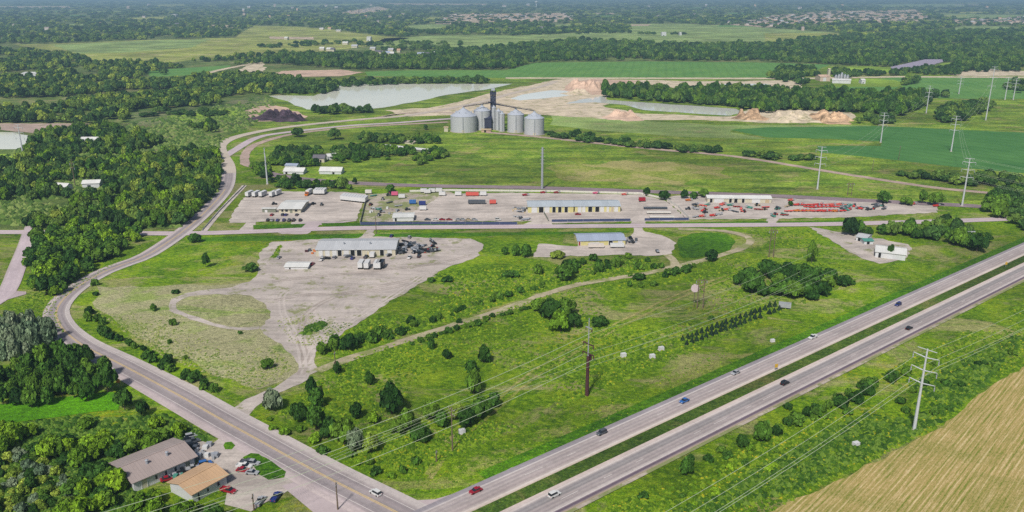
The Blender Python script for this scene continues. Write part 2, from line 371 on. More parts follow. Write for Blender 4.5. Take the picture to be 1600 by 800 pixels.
# big background areas
psheet('woodland_ground', [(-900, -8.4), (2500, -8.4), (2500, 66), (1600, 100), (1480, 105), (1270, 102), (1000, 97), (860, 98), (800, 110), (560, 112), (440, 150), (390, 200), (345, 215), (350, 262), (310, 345), (285, 358), (-500, 358)], M['wood_floor'], .03)
field('field', [(20, 70), (120, 67), (240, 62), (370, 59), (378, 50), (398, 40), (470, 42), (520, 46), (560, 52), (640, 60), (570, 72), (500, 82), (405, 88), (300, 93), (250, 100), (200, 99), (150, 97), (110, 85), (60, 76)], 'field_yellow', .06)
field('field', [(80, 70), (240, 63), (330, 61), (300, 74), (200, 82), (120, 84)], 'field_light', .12)
field('field', [(570, 72), (600, 60), (690, 55), (800, 55), (870, 53), (985, 48), (985, 40), (890, 38), (1060, 37), (1160, 41), (1250, 47), (1320, 52), (1300, 60), (1230, 60), (1190, 70), (1100, 71), (1000, 68), (900, 65), (800, 73), (690, 73)], 'field_light', .06)
field('field', [(1195, 52), (1315, 51), (1310, 58), (1240, 64), (1195, 68)], 'field_yellow', .12)
field('field', [(1440, 52), (1500, 42), (1540, 40), (1600, 44), (1600, 52), (1520, 50), (1460, 56)], 'field_light', .12)
field('field', [(670, 27), (720, 25), (800, 25), (800, 29), (700, 32), (660, 32)], 'field_yellow', .12)
field('field', [(500, 7), (570, 5), (570, 8), (430, 12), (420, 9)], 'field_light', .1)
field('field', [(1370, 7), (1500, 6), (1510, 10), (1380, 11)], 'field_light', .1)
field('field', [(1470, 21), (1600, 24), (1600, 29), (1500, 29)], 'field_light', .1)
field('field', [(160, 30), (250, 26), (275, 25), (250, 31), (170, 32)], 'field_yellow', .12)
field('field', [(250, 7), (290, 6), (290, 10), (240, 11)], 'field_yellow', .1)
field('field', [(990, 100)] and [(630, 40), (690, 38), (705, 42), (690, 48), (640, 47)], 'field_light', .1)
for i in range(46):
    x = random.uniform(-60, 1560); y = random.uniform(1.5, 40); w = random.uniform(20, 90) * (1.2 if y < 15 else .8); h = random.uniform(.7, 1.6) * (.6 + y / 30); s = random.uniform(-6, 6)
    field('field', [(x, y), (x + w, y - h * .2), (x + w + s, y + h), (x + s, y + h * 1.1)], random.choice(['field_light', 'field_yellow', 'field_yellow', 'subdiv', 'crop']), .14 + .01 * (i % 5), rag=None)
for sp0 in ([(680, 34), (700, 22), (880, 20), (905, 32), (860, 35)], [(1140, 39), (1210, 24), (1300, 17), (1430, 16), (1455, 27), (1420, 37), (1300, 34), (1200, 43)], [(1490, 38), (1500, 30), (1610, 27), (1610, 38)], [(528, 21), (590, 10), (612, 15), (560, 23)], [(-10, 10), (110, 9.5), (110, 12), (-10, 12)], [(325, 39), (376, 40), (376, 43), (325, 42)], [(420, 57), (490, 58), (490, 62), (422, 61)], [(600, 5), (760, 6), (760, 8), (610, 7.5)]):
    field('suburb_ground', sp0, 'subdiv', .2, rag=None)
field('crop_field', [(570, 112), (640, 110), (790, 110), (835, 98), (1000, 96), (1200, 98), (1300, 101), (1270, 112), (1205, 121), (1100, 122), (800, 122), (575, 119)], 'crop', .08, rag=(40, 2))
field('crop_field', [(1285, 140), (1330, 127), (1400, 121), (1470, 121), (1640, 123), (1640, 155), (1470, 154), (1300, 144)], 'crop', .08, rag=(40, 2))
field('field', [(1300, 112), (1330, 104), (1385, 105), (1445, 108), (1480, 98), (1500, 97), (1520, 104), (1500, 112), (1400, 113)], 'field_lime', .07)
field('field', [(1300, 132), (1310, 126), (1345, 123), (1395, 125), (1420, 131), (1400, 136), (1300, 136)], 'field_lime', .10)
field('crop_field', [(226, 112), (245, 109), (360, 102), (355, 108), (310, 117), (240, 120)], 'crop', .08)
field('meadow', [(198, 192), (205, 172), (300, 165), (400, 150), (424, 158), (400, 190), (330, 196), (215, 196)], 'brush', .07)
field('field_lime', [(260, 182), (330, 170), (385, 168), (380, 184), (300, 192)], 'field_lime', .09)
field('meadow', [(425, 122), (500, 121), (530, 122), (760, 120), (1250, 124), (1300, 150), (1470, 156), (1640, 156), (1640, 330), (1500, 322), (1400, 315), (1200, 304), (1000, 298), (700, 290), (520, 284), (430, 275), (400, 250), (430, 214), (390, 200), (430, 175), (420, 150), (440, 149)], 'meadow_olive', .05)
field('meadow', [(850, 262), (980, 250), (1130, 262), (1150, 280), (1000, 290), (880, 284)], 'meadow_dry', .065, clear=False, rag=(14, 9))
field('field', [(860, 180), (1000, 188), (1120, 196), (1200, 196), (1360, 196), (1370, 199), (1150, 201), (1140, 206), (1200, 218), (1060, 214), (940, 205), (860, 195)], 'field_light', .065, clear=False)
field('crop_field', [(1142, 203), (1200, 199), (1370, 197), (1640, 209), (1640, 275), (1500, 262), (1350, 245), (1280, 238), (1276, 228), (1375, 228), (1378, 221), (1300, 217), (1200, 215)], 'crop_dark', .08, rag=(40, 1.5))
field('lawn', [(0, 240), (40, 241), (45, 254), (0, 258)], 'field_lime', .07)
# quarry
field('pale_track', [(790, 121), (1250, 121.5), (1400, 119), (1640, 120), (1640, 122), (1400, 121), (1250, 124), (790, 123)], 'sand', .11, rag=None)
psheet('sand_flat', [(600, 172), (690, 168), (740, 152), (800, 139), (860, 127), (885, 122), (950, 124), (1100, 127), (1250, 126), (1255, 140), (1140, 142), (950, 150), (945, 168), (1005, 178), (1150, 182), (1170, 170), (1230, 172), (1332, 176), (1332, 186), (1300, 193), (1220, 192), (1100, 188), (940, 186), (850, 179), (800, 178), (700, 180), (640, 182)], M['sand'], .10, rag=(14, 5))
psheet('sand_flat', [(380, 176), (395, 168), (420, 163), (450, 170), (480, 182), (470, 190), (400, 190)], M['sand_pink'], .10, rag=(12, 4))
psheet('sand_flat', [(415, 117), (440, 111), (530, 109), (570, 113), (530, 119), (430, 120)], M['sand_pink'], .11, rag=(20, 6))
psheet('sand_flat', [(360, 116), (395, 99), (410, 96), (415, 108), (400, 116)], M['sand'], .11, rag=(12, 4))
psheet('sand_flat', [(870, 149), (890, 130), (930, 123), (1000, 126), (950, 140), (940, 148)], M['sand_pink'], .13, rag=(12, 4))
psheet('sand_flat', [(1480, 116), (1510, 109), (1560, 108), (1610, 112), (1640, 118), (1500, 119)], M['sand'], .12, rag=(12, 4))
LAKE = [(420, 150), (440, 149), (490, 150), (507, 145), (520, 143), (527, 134), (560, 132), (600, 131), (760, 131), (800, 131), (788, 134), (765, 139), (700, 148), (660, 157), (600, 168), (570, 171), (530, 173), (480, 171), (460, 165), (448, 158)]
psheet('lake', LAKE, M['water'], .16, rag=(16, 2))
FIELDS.append(LAKE)
psheet('pond', [(798, 154), (815, 148), (840, 144), (862, 141), (885, 142), (910, 146), (885, 150), (850, 154), (812, 157)], M['water_pale'], .16, rag=(12, 1.5))
POND = [(885, 162), (905, 156), (943, 150), (946, 156), (1000, 160), (1150, 170), (1158, 177), (1140, 181), (1080, 177), (1005, 172), (975, 164), (930, 160)]
psheet('pond', POND, M['water_dark'], .16, rag=(12, 1.5)); FIELDS.append(POND)
psheet('pond', [(1105, 131), (1200, 131), (1208, 136), (1160, 138), (1112, 136)], M['water_pale'], .16, rag=(12, 1.5))
LAKE2 = [(-200, 205), (20, 207), (55, 214), (49, 226), (36, 233), (-200, 234)]
psheet('lake', LAKE2, M['water'], .16, rag=(12, 1.5)); FIELDS.append(LAKE2)
psheet('dirt_path', [(0, 193), (90, 193), (180, 194), (178, 197), (90, 198), (60, 206), (95, 204), (98, 207), (62, 209), (0, 203)], M['dirt_road'], .11, rag=(10, 1.5))
# roads and rails of the background
MAIN = [(868, 127), (850, 134), (800, 146), (740, 162), (640, 180), (560, 187), (480, 195), (420, 203), (370, 214), (346, 226), (346, 240), (356, 258), (357, 280), (348, 302), (318, 334), (283, 364), (232, 398), (200, 411), (165, 424), (130, 443), (103, 464), (88, 487), (95, 510), (115, 530), (140, 546), (185, 568), (240, 597), (295, 627), (347, 657), (400, 686), (463, 721), (527, 755), (597, 790), (680, 832), (760, 870)]
main = crv([G(*p) for p in MAIN], 5.0)
M['road_pale'] = gravel('pale_beige_road', 'd6cabc', stain=.05); strip('county_road', [p for p in main if p.y > 560], (-4.9, 4.9), M['road_pale'], .206)  # far stretch of the road in a paler beige
MW = lambda p: 4.7 + 2.0 * min(1, max(0, (300 - p.y) / 70))
strip('county_road', main, (-1, 1), M['road'], .20, wf=MW)
near = [p for p in main if p.y < 520]
strip('road_marking', near, (-.32, -.10), M['paint_y'], .204, kind='structure'); strip('road_marking', near, (.10, .32), M['paint_y'], .204)
strip('road_marking', near, (-3.35, -3.2), M['paint_w'], .204); strip('road_marking', near, (3.2, 3.35), M['paint_w'], .204)
proad('second_road', [(352, 244), (368, 234), (400, 216), (440, 208), (540, 197), (620, 192), (700, 186), (760, 184)], 8, M['road_plain'], .18)
proad('dirt_road', [(404, 262), (384, 256), (384, 240), (400, 226), (450, 211), (520, 202), (600, 196), (700, 191)], 7, M['dirt_road'], .17, jit=.5)
proad('dirt_road', [(560, 188), (640, 177), (700, 176), (760, 184)], 6, M['dirt_road'], .15, jit=.5)
proad('dirt_road', [(300, 121), (345, 109), (395, 99), (410, 94)], 12, M['sand'], .14, jit=1)
proad('dirt_road', [(600, 182), (700, 164), (760, 150), (850, 133), (880, 124)], 7, M['sand'], .15, jit=1)
proad('railway_bed', [(415, 270), (450, 277), (520, 284), (620, 289), (700, 291), (850, 294), (1000, 299), (1200, 306), (1400, 316), (1520, 322), (1560, 326)], 9, M['ballast'], .15, jit=.4)
proad('access_road', [(760, 207), (840, 214), (1000, 231), (1150, 245), (1300, 269), (1450, 292), (1550, 302), (1640, 312)], 7, M['dirt_road'], .15, jit=.5)
proad('lane', [(316, 365), (345, 330), (382, 290)], 3.2, M['gravel_clean'], .15)
# frontage road and its side roads
front = proad('frontage_road', [(-160, 364), (0, 363), (140, 364), (288, 365), (400, 362), (500, 358), (600, 356), (800, 354.5), (1000, 353), (1260, 351), (1400, 348), (1500, 345), (1640, 340)], 7.6, M['road_plain'], .19)
strip('road_marking', [p for p in front], (-.09, .09), M['paint_y'], .194)
proad('side_road', [(52, 352), (47, 364), (40, 385), (28, 415), (14, 450), (-4, 470), (-60, 500)], 7.5, M['road_plain'], .18)
psheet('side_road', [(-80, 468), (0, 459), (20, 455), (41, 456), (41, 460), (0, 472), (-60, 482)], M['road_plain'], .17)
# yards
yard = [('gravel_yard', [(404, 425), (405, 395), (425, 378), (495, 374), (560, 372), (575, 358), (588, 358), (582, 370), (690, 372), (735, 373), (757, 383), (745, 402), (700, 418), (682, 428), (640, 452), (600, 478), (550, 512), (500, 545), (490, 562), (495, 580), (470, 600), (430, 616), (400, 636), (388, 648), (376, 660), (352, 650), (372, 634), (400, 617), (440, 600), (470, 578), (455, 552), (425, 530), (405, 512), (424, 497), (416, 478), (385, 460), (360, 450), (390, 440)], 'gravel', .09),
        ('gravel_yard', [(833, 402), (842, 381), (900, 385), (985, 370), (990, 356), (1005, 356), (1008, 362), (1040, 370), (1056, 380), (1050, 396), (1020, 400), (960, 398)], 'gravel_clean', .09),
        ('gravel_yard', [(357, 349), (375, 315), (393, 299), (540, 300), (572, 303), (562, 330), (556, 345), (500, 346), (475, 360), (440, 360), (460, 346), (420, 346), (400, 347), (395, 362), (370, 362), (385, 348)], 'gravel_clean', .09),
        ('weedy_yard', [(562, 347), (575, 303), (700, 299), (720, 305), (690, 320), (650, 330), (640, 346)], 'gravel_veg', .08),
        ('gravel_yard', [(636, 346), (652, 325), (700, 303), (800, 301), (1000, 304), (1040, 314), (1078, 345), (1010, 346), (1010, 354), (986, 354), (988, 346), (862, 349), (870, 356), (806, 357), (832, 346)], 'gravel_clean', .085),
        ('gravel_yard', [(1040, 312), (1055, 306), (1200, 309), (1330, 314), (1465, 322), (1465, 332), (1320, 340), (1240, 341), (1216, 342), (1212, 352), (1198, 352), (1200, 342), (1075, 343)], 'gravel_clean', .085),
        ('gravel_yard', [(1262, 354), (1300, 361), (1350, 368), (1420, 382), (1425, 388), (1415, 404), (1375, 412), (1345, 404)], 'gravel', .09),
        ('gravel_yard', [(352, 668), (345, 684), (330, 695), (306, 687), (300, 700), (318, 730), (350, 740), (352, 770), (350, 790), (392, 800), (440, 775), (465, 757), (482, 753), (500, 757), (470, 735), (400, 700), (375, 680)], 'gravel_clean', .16),
        ('concrete_apron', [(430, 362), (470, 347), (560, 345), (500, 352), (480, 366), (440, 366)], 'concrete', .13)]
for nme, poly, mt, z in yard: psheet(nme, poly, M[mt], z, rag=(3, .9))
for poly in ([(395, 400), (425, 377), (500, 374), (760, 374), (760, 400), (680, 424), (640, 452), (500, 545), (495, 580), (400, 640), (380, 640)],): pass
M['rut'] = gravel('worn_gravel', 'bdb2aa', stain=.12); M['rut_light'] = gravel('bright_gravel', 'd6ccc5', stain=.08)
for n_r, (pts_r, mt_r) in enumerate([([(470, 585), (478, 560), (470, 530), (480, 490), (530, 462), (620, 442), (680, 430)], 'rut'), ([(474, 575), (470, 545), (455, 515), (440, 480), (450, 455), (520, 445), (600, 440), (660, 428)], 'rut_light'), ([(478, 570), (500, 535), (560, 495), (620, 458), (660, 432)], 'rut_light'), ([(430, 470), (470, 462), (540, 458), (600, 452), (640, 444)], 'rut'), ([(425, 440), (500, 432), (580, 424), (680, 412), (740, 398)], 'rut'), ([(430, 400), (460, 410), (520, 412), (600, 410), (700, 404)], 'rut_light')]):
    pr = crv([G(*p) for p in pts_r], 4.0)
    for sd in (-.95, .95): strip('wheel_ruts', pr, (sd - .45, sd + .45), M[mt_r], .10 + n_r * .006, jit=.25)
psheet('pale_track', [(264, 478), (268, 468), (290, 458), (330, 452), (395, 446), (420, 452), (400, 462), (340, 460), (295, 463), (276, 474), (278, 486), (265, 487)], M['gravel'], .10, rag=(4, .6))
proad('pale_track', [(268, 484), (290, 493), (330, 506), (370, 514), (405, 512)], 2.6, M['gravel'], .105, jit=.4)
psheet('meadow', [(150, 448), (250, 448), (380, 442), (420, 470), (440, 520), (470, 560), (470, 585), (400, 610), (320, 580), (200, 520), (150, 480)], M['meadow_pale'], .06, rag=(6, 2))
psheet('meadow', [(295, 476), (320, 463), (370, 462), (410, 472), (418, 488), (405, 503), (370, 510), (330, 502), (300, 490)], M['meadow_pale'], .12, rag=(4, .8))
proad('farm_track', [(496, 580), (520, 570), (560, 556), (600, 543), (640, 530), (700, 511), (760, 492), (800, 479), (860, 457), (920, 441), (1000, 429), (1050, 418), (1110, 404), (1150, 391), (1172, 380), (1168, 370), (1130, 361), (1060, 358)], 4.2, M['track'], .11, jit=.5)
proad('wheel_ruts', [(668, 742), (700, 690), (760, 640), (830, 582), (930, 523), (1040, 468), (1150, 425)], 1.3, M['meadow_dry'], .07, jit=.4); proad('wheel_ruts', [(672, 748), (712, 695), (772, 644), (842, 586), (942, 526), (1050, 471), (1158, 428)], 1.3, M['meadow_dry'], .07, jit=.4)
proad('farm_track', [(1042, 398), (1053, 408), (1056, 420)], 4, M['track'], .115, jit=.3)
psheet('lush_patch', [(1058, 385), (1060, 372), (1080, 365), (1110, 363), (1140, 369), (1149, 378), (1140, 390), (1105, 400), (1066, 403)], M['lush'], .12, rag=(5, 1.2))
psheet('lush_patch', [(300, 371), (520, 366), (900, 362), (985, 361), (980, 363.5), (880, 366), (700, 370), (590, 371), (500, 374), (425, 376), (300, 377)], M['lush'], .062, rag=(8, .8))
psheet('verge', [(300, 372), (520, 366), (900, 362), (985, 361), (980, 364), (880, 366), (880, 378), (835, 380), (770, 384), (740, 376), (590, 372), (500, 374), (425, 377), (400, 392), (380, 412), (230, 432), (155, 440), (190, 420), (250, 393)], M['verge'], .05, rag=(8, 1.5))
psheet('lush_patch', [(870, 350), (984, 349), (984, 351), (872, 353)], M['lush'], .14); psheet('lush_patch', [(1010, 348), (1200, 346), (1200, 349), (1012, 350)], M['lush'], .14)
psheet('lush_patch', [(1215, 346), (1330, 344), (1330, 347), (1215, 348)], M['lush'], .14); psheet('lush_patch', [(395, 352), (478, 350), (470, 357), (398, 357)], M['lush'], .14); psheet('lush_patch', [(502, 349), (640, 348), (800, 351), (640, 353), (505, 354)], M['lush'], .14)
psheet('lawn', [(-40, 636), (80, 622), (172, 612), (192, 616), (185, 640), (120, 648), (60, 655), (-40, 668)], M['lawn'], .10, rag=(5, .5))
psheet('verge', [(40, 460), (110, 440), (200, 390), (250, 372), (290, 367), (230, 400), (130, 450), (92, 478), (95, 510), (70, 500), (30, 492)], M['verge'], .07, rag=(5, 1))
psheet('lush_patch', [(349, 697), (352, 692), (362, 691), (368, 697), (362, 703), (352, 703)], M['lush'], .22, rag=(1.5, .1))
psheet('lush_patch', [(379, 716), (392, 709), (404, 710), (425, 722), (447, 738), (444, 747), (420, 751), (404, 742), (392, 724)], M['lush'], .22, rag=(1.5, .15))
# highway
hd = R(38.62); hu = Vector((math.cos(hd), math.sin(hd), 0)); hn = Vector((-math.sin(hd), math.cos(hd), 0))
def hp(s, n): return hu * s + hn * n
def off(p): return p.dot(hn)
e0 = [off(G(*p)) for p in ((1200, 552), (800, 730), (1600, 389))]; HU0 = 148.3; HU1 = 139.3; HL0 = 135.0; HL1 = 125.0
def hstrip(name, n0, n1, mat, z, s0=-40, s1=1400, dash=None, kind='structure'):
    path = [hp(s, 0) for s in np.arange(s0, s1, 3.0)]
    return strip(name, path, (-n0, -n1), mat, z, kind, dash=dash)
psheet('verge', [(420, 700), (640, 785), (720, 785), (900, 700), (1200, 560), (1620, 380), (1620, 370), (1400, 452), (1180, 540), (900, 640), (640, 740), (560, 720)], M['verge'], .045, rag=(6, 1))
hstrip('highway_shoulder_grass', HU0 + 4, HU0 - .2, M['lush'], .15, s0=110)
hstrip('highway', HU0, HU1, M['hwy_up'], .24, s0=60)
hstrip('median', HU1 + .1, HL0 - .1, M['median'], .21, s0=70)
hstrip('highway', HL0, HL1, M['hwy_lo'], .24)
for n_, dsh in ((HU0 - 1.9, None), ((HU0 + HU1) / 2 + -.3, (3, 9)), (HU1 + .9, None), (HL0 - 1.5, None), (HL1 + 4.6, (3, 9)), (HL1 + 2.0, None)):
    hstrip('lane_marking', n_ + .08, n_ - .08, M['paint_w'], .244, dash=dsh, s0=110)
hstrip('gravel_verge', HL1 + .05, HL1 - 1.1, M['gravel_veg'], .22, s0=40)
ix = [(520, 735), (560, 752), (600, 771), (640, 783), (680, 781), (740, 763), (800, 731), (835, 754), (790, 776), (740, 800), (700, 860), (560, 860), (440, 760)]
psheet('intersection', ix, M['concrete'], .19)
# farmland at the near right
hayp = [(1180, 815), (1265, 772), (1340, 735), (1410, 700), (1460, 675), (1500, 645), (1540, 612), (1620, 560), (1900, 480), (2400, 900), (1400, 1100)]
psheet('hay_field', hayp, M['stubble'], .10, rag=(4, .8))
psheet('verge', [(940, 800), (1275, 640), (1620, 470), (1640, 560), (1550, 600), (1450, 680), (1265, 772), (1150, 830), (900, 860)], M['verge'], .06, rag=(6, 1))

def mound(name, cx, cy, rx, h, mat, ry=None, seed=1, label=None):
    c = G(cx, cy); s = mpp(cy); a = rx * s; b = (ry or rx) * s; r = random.Random(seed); mb = MB(); k = 40; J = 14
    pk = [(r.uniform(-.6, .6), r.uniform(-.5, .5), r.uniform(.16, .34), r.uniform(.45, 1)) for _ in range(9)]; ph = [r.uniform(0, 6) for _ in range(3)]
    for j in range(J + 1):
        t = j / J
        for i in range(k):
            an = 2 * math.pi * i / k; w = 1 + .18 * math.sin(3 * an + ph[0]) + .1 * math.sin(7 * an + ph[1]); q = (1 - t) * w; x, y = math.cos(an) * q, math.sin(an) * q
            z = max(p[3] * math.exp(-((x - p[0]) ** 2 + (y - p[1]) ** 2) / p[2] ** 2) for p in pk) * min(1, t * 4) + .12 * min(1, t * 5)
            mb.v.append((c.x + x * a, c.y + y * b, h * z * r.uniform(.92, 1.08) if j else 0.0))
    for j in range(J):
        for i in range(k): q = (i + 1) % k; mb.f.append((j * k + i, j * k + q, (j + 1) * k + q, (j + 1) * k + i))
    o = mb.build(name, mat); props(o, label, 'sand heap', 'heaps in the quarry')
for a in ((915, 140, 34, 12, 'sand_pink', 'tall pink sand heap behind the white quarry ponds'), (975, 184, 30, 7, 'sand_pink', 'flat pinkish gravel heap in front of the dark pond'),
          (1172, 184, 26, 9, 'sand_rust', 'brown sand heap at the end of the long dark pond'), (1240, 186, 40, 8, 'sand', 'broad pale sand heap below the long quarry wood'),
          (1295, 187, 38, 8, 'sand_rust', 'rusty orange sand heap at the far end of the heaps'), (900, 146, 22, 6, 'sand', 'low pale sand heap beside the tall pink heap'),
          (430, 184, 34, 9, 'soil_dark', 'dark purple compost heap beside the lake'), (455, 187, 24, 6, 'soil_dark', 'lower dark heap next to the compost heap by the lake')):
    mound('sand_heap', a[0], a[1], a[2], a[3], M[a[4]], seed=a[0], label=a[5], ry=a[2] * 1.2)

exec_marker = 1
# ------------------------------------------------------------------ vegetation
def crown_mesh(name, mat, seed, lobes=11, leaves=900, ls=.085, z0=.34, z1=.86, spread=.62, lr=(.26, .42), core=1):
    r = np.random.default_rng(seed); V = []; Fc = []; T = []
    L = []
    for i in range(lobes):
        z = z0 + (z1 - z0) * ((i + .5) / lobes); t = (z - z0) / (z1 - z0); rad = spread * (1 - .55 * t ** 1.6) * math.sqrt(r.uniform(.15, 1)); an = i * 2.4 + r.uniform(-.5, .5)
        L.append((rad * math.cos(an), rad * math.sin(an), z, r.uniform(*lr) * (1 - .25 * t), r.uniform(.2, .8)))
    L.append((0, 0, (z0 + z1) / 2, .5, .3))
    bm = bmesh.new(); bmesh.ops.create_icosphere(bm, subdivisions=core, radius=1); iv = np.array([v.co[:] for v in bm.verts]); fi = [tuple(v.index for v in f.verts) for f in bm.faces]; bm.free()
    for x, y, z, q, tn in L:
        n = len(V); jit = r.uniform(.68, .90, (len(iv), 1))
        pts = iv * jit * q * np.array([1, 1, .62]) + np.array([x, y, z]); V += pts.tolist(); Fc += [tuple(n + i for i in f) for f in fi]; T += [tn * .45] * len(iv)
    for i in range(leaves):
        x, y, z, q, tn = L[r.integers(len(L))]; d = r.normal(size=3); d /= np.linalg.norm(d)
        if d[2] < -.5: d[2] *= -1
        p = np.array([x, y, z]) + d * q * np.array([1, 1, .62]) * r.uniform(.86, 1.10)
        nn = d + r.normal(size=3) * .45; nn /= np.linalg.norm(nn); u = np.cross(nn, r.normal(size=3)); u /= np.linalg.norm(u); w = np.cross(nn, u); s = ls * r.uniform(.6, 1.5)
        n = len(V); q2 = np.array([1, 1, .75])
        V += [(p - u * s - w * s * .7).tolist(), (p + u * s * .8 - w * s).tolist(), (p + u * s + w * s * .8).tolist(), (p - u * s * .7 + w * s).tolist()]
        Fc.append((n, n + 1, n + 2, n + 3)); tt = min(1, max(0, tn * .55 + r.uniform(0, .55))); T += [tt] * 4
    V = [(a, b, max(.02, c)) for a, b, c in V]
    me = bpy.data.meshes.new(name); me.from_pydata(V, [], Fc); me.materials.append(mat)
    at = me.attributes.new('tint', 'FLOAT', 'POINT'); at.data.foreach_set('value', np.array(T, np.float32)); return me
def trunk_mesh(name, seed, top=.55):
    r = random.Random(seed); mb = MB(); p = Vector((0, 0, -.01)); rad = .055
    for i in range(3):
        q = p + Vector((r.uniform(-.03, .03), r.uniform(-.03, .03), top / 3)); mb.tube(p, q, rad, rad * .75, 6); p = q; rad *= .75
        a = r.uniform(0, 6.3); mb.tube(p, p + Vector((math.cos(a) * .3, math.sin(a) * .3, .16)), rad * .6, rad * .2, 5)
    return mb.mesh(name, M['bark'])
def conifer_mesh(name, mat, seed, n=260):
    r = np.random.default_rng(seed); V = []; Fc = []; T = []
    k = 12; m = 7
    for j in range(m):
        z = .06 + .86 * j / (m - 1); q = .80 * (1 - j / (m - 1)) ** .8 + .03
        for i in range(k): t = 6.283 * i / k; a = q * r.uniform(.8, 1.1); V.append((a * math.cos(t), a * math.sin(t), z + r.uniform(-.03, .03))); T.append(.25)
    for j in range(m - 1):
        for i in range(k): b = (i + 1) % k; Fc.append((j * k + i, j * k + b, (j + 1) * k + b, (j + 1) * k + i))
    for i in range(n):
        t = r.uniform(0, 1) ** .75; z = .97 - t * .93; q = (.06 + .84 * t) * r.uniform(.85, 1.12); a = r.uniform(0, 6.283); c = np.array([q * math.cos(a), q * math.sin(a), z]); o = np.array([math.cos(a), math.sin(a), -.25]); s = .10 + .06 * t
        w = np.array([-math.sin(a), math.cos(a), 0]); nv = len(V)
        V += [(c - w * s).tolist(), (c + o * s * 1.2).tolist(), (c + w * s).tolist(), (c - o * s * .6 + np.array([0, 0, .05])).tolist()]; Fc.append((nv, nv + 1, nv + 2, nv + 3)); T += [r.uniform(.1, .8)] * 4
    me = bpy.data.meshes.new(name); me.from_pydata(V, [], Fc); me.materials.append(mat)
    at = me.attributes.new('tint', 'FLOAT', 'POINT'); at.data.foreach_set('value', np.array(T, np.float32)); return me
CR = {}
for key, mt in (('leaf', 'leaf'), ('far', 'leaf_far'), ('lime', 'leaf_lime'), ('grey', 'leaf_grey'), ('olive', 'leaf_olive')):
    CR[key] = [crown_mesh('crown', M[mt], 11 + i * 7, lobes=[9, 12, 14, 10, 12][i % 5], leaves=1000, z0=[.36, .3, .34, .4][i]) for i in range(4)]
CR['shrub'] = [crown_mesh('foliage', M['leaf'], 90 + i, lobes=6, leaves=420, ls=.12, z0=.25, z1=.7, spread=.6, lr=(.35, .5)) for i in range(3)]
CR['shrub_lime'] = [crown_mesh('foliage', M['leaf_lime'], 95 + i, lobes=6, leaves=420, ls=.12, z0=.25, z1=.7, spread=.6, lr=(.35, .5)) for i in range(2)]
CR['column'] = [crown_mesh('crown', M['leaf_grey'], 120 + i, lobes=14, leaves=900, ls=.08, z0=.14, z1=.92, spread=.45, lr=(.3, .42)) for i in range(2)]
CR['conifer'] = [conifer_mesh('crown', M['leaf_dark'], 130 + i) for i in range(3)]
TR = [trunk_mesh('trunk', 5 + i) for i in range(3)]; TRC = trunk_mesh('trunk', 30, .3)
PROTO = {}
NTREE = 0
def tree(kind, X, Y, rx, h, label, group=None, name='leafy_tree', cat='tree', rz=None):
    r = random.Random(int(X * 31 + Y * 17)); v = r.randrange(len(CR[kind])); a = thing(name, label, cat, (X, Y, 0), r.uniform(0, 6.28) if rz is None else rz, group, (rx, rx * r.uniform(.88, 1.1), h))
    c = link('foliage' if 'shrub' in kind else 'crown', CR[kind][v], a)
    t = link('stem' if 'shrub' in kind else 'trunk', TRC if kind in ('conifer', 'column') or 'shrub' in kind else TR[v % 3], a)
    PROTO.setdefault(kind, {}); PROTO[kind].setdefault(v, c); return a
def ptree(kind, x, y, w, hpx, label, group=None, name='leafy_tree', cat='tree'):
    g = G(x, y); s = mpp(y) ; return tree(kind, g.x, g.y, w * s * (.62 if kind != 'conifer' else .56), max(1.2, hm(x, y, y - hpx) * (.86 if kind != 'conifer' else 1)), label, group, name, cat)
CANOPY = []   # (X, Y, rx, h, kind, region label, group)
def scatter(region, label, polys, s0, hr, kinds=('far',), dens=1.0, excl=(), gap=0.0, name=''):
    n = 0
    for poly in polys:
        ys = [p[1] for p in poly]; xs = [p[0] for p in poly]; Y1 = G(0, min(ys)).y; Y0 = G(0, max(ys)).y; Y = Y0; 
        while Y < Y1:
            sx = max(s0, Y * .0055); sy = max(s0, Y * Y * 7e-6); X0 = (min(xs) - 800) * mpp(PA(0, Y)[1]); X1 = (max(xs) - 800) * mpp(PA(0, Y)[1])
            m = int((X1 - X0) / sx) + 1
            X = X0 + (np.arange(m) + rng.uniform(-.45, .45, m)) * sx; YY = Y + rng.uniform(-.5, .5, m) * sy
            px, py = PA(X, YY); ok = inpoly(px, py, poly) & (rng.uniform(0, 1, m) < dens)
            for e in excl: ok &= ~inpoly(px, py, e)
            if gap: ok &= (np.sin(X / 37.0 + 1.3 * np.sin(YY / 29)) + np.sin(YY / 43.0 + 1.7 * np.sin(X / 51)) + rng.uniform(-.5, .5, m)) > gap
            ok &= (px > -60) & (px < 1660) & (py < 860)
            for a, b in zip(X[ok], YY[ok]):
                sc = rng.uniform(.68, 1.32); CANOPY.append((a, b, sx * .74 * sc, rng.uniform(*hr) * .76 * (sc if b < 2500 else 1), kinds[int(rng.integers(len(kinds)))], region)); n += 1
            Y += sy
    return n
REGION = {
 'far': ('far_woodland', 'hazy mass of woodland reaching to the horizon'),
 'belt': ('tree_belt', 'long dark tree belt behind the green crop field'),
 'quarry': ('quarry_wood', 'dense dark wood beyond the long quarry pond'),
 'leftfar': ('lakeside_wood', 'patchy woodland at the back beyond the small clearings'),
 'left': ('roadside_wood', 'dense mixed wood in the bend of the curved road'),
 'right': ('shelterbelt', 'scrubby trees between the crop fields'),
 'hollow': ('brush_thicket', 'grey-green brush filling the hollow at the lower corner'),
 'mid': ('brush_wood', 'overgrown brush round the farmyard by the railway'),
}
farw = [(-60, 1), (1660, 1), (1660, 62), (1500, 50), (1330, 60), (1100, 71), (900, 65), (700, 74), (560, 70), (400, 62), (200, 66), (-60, 70)]
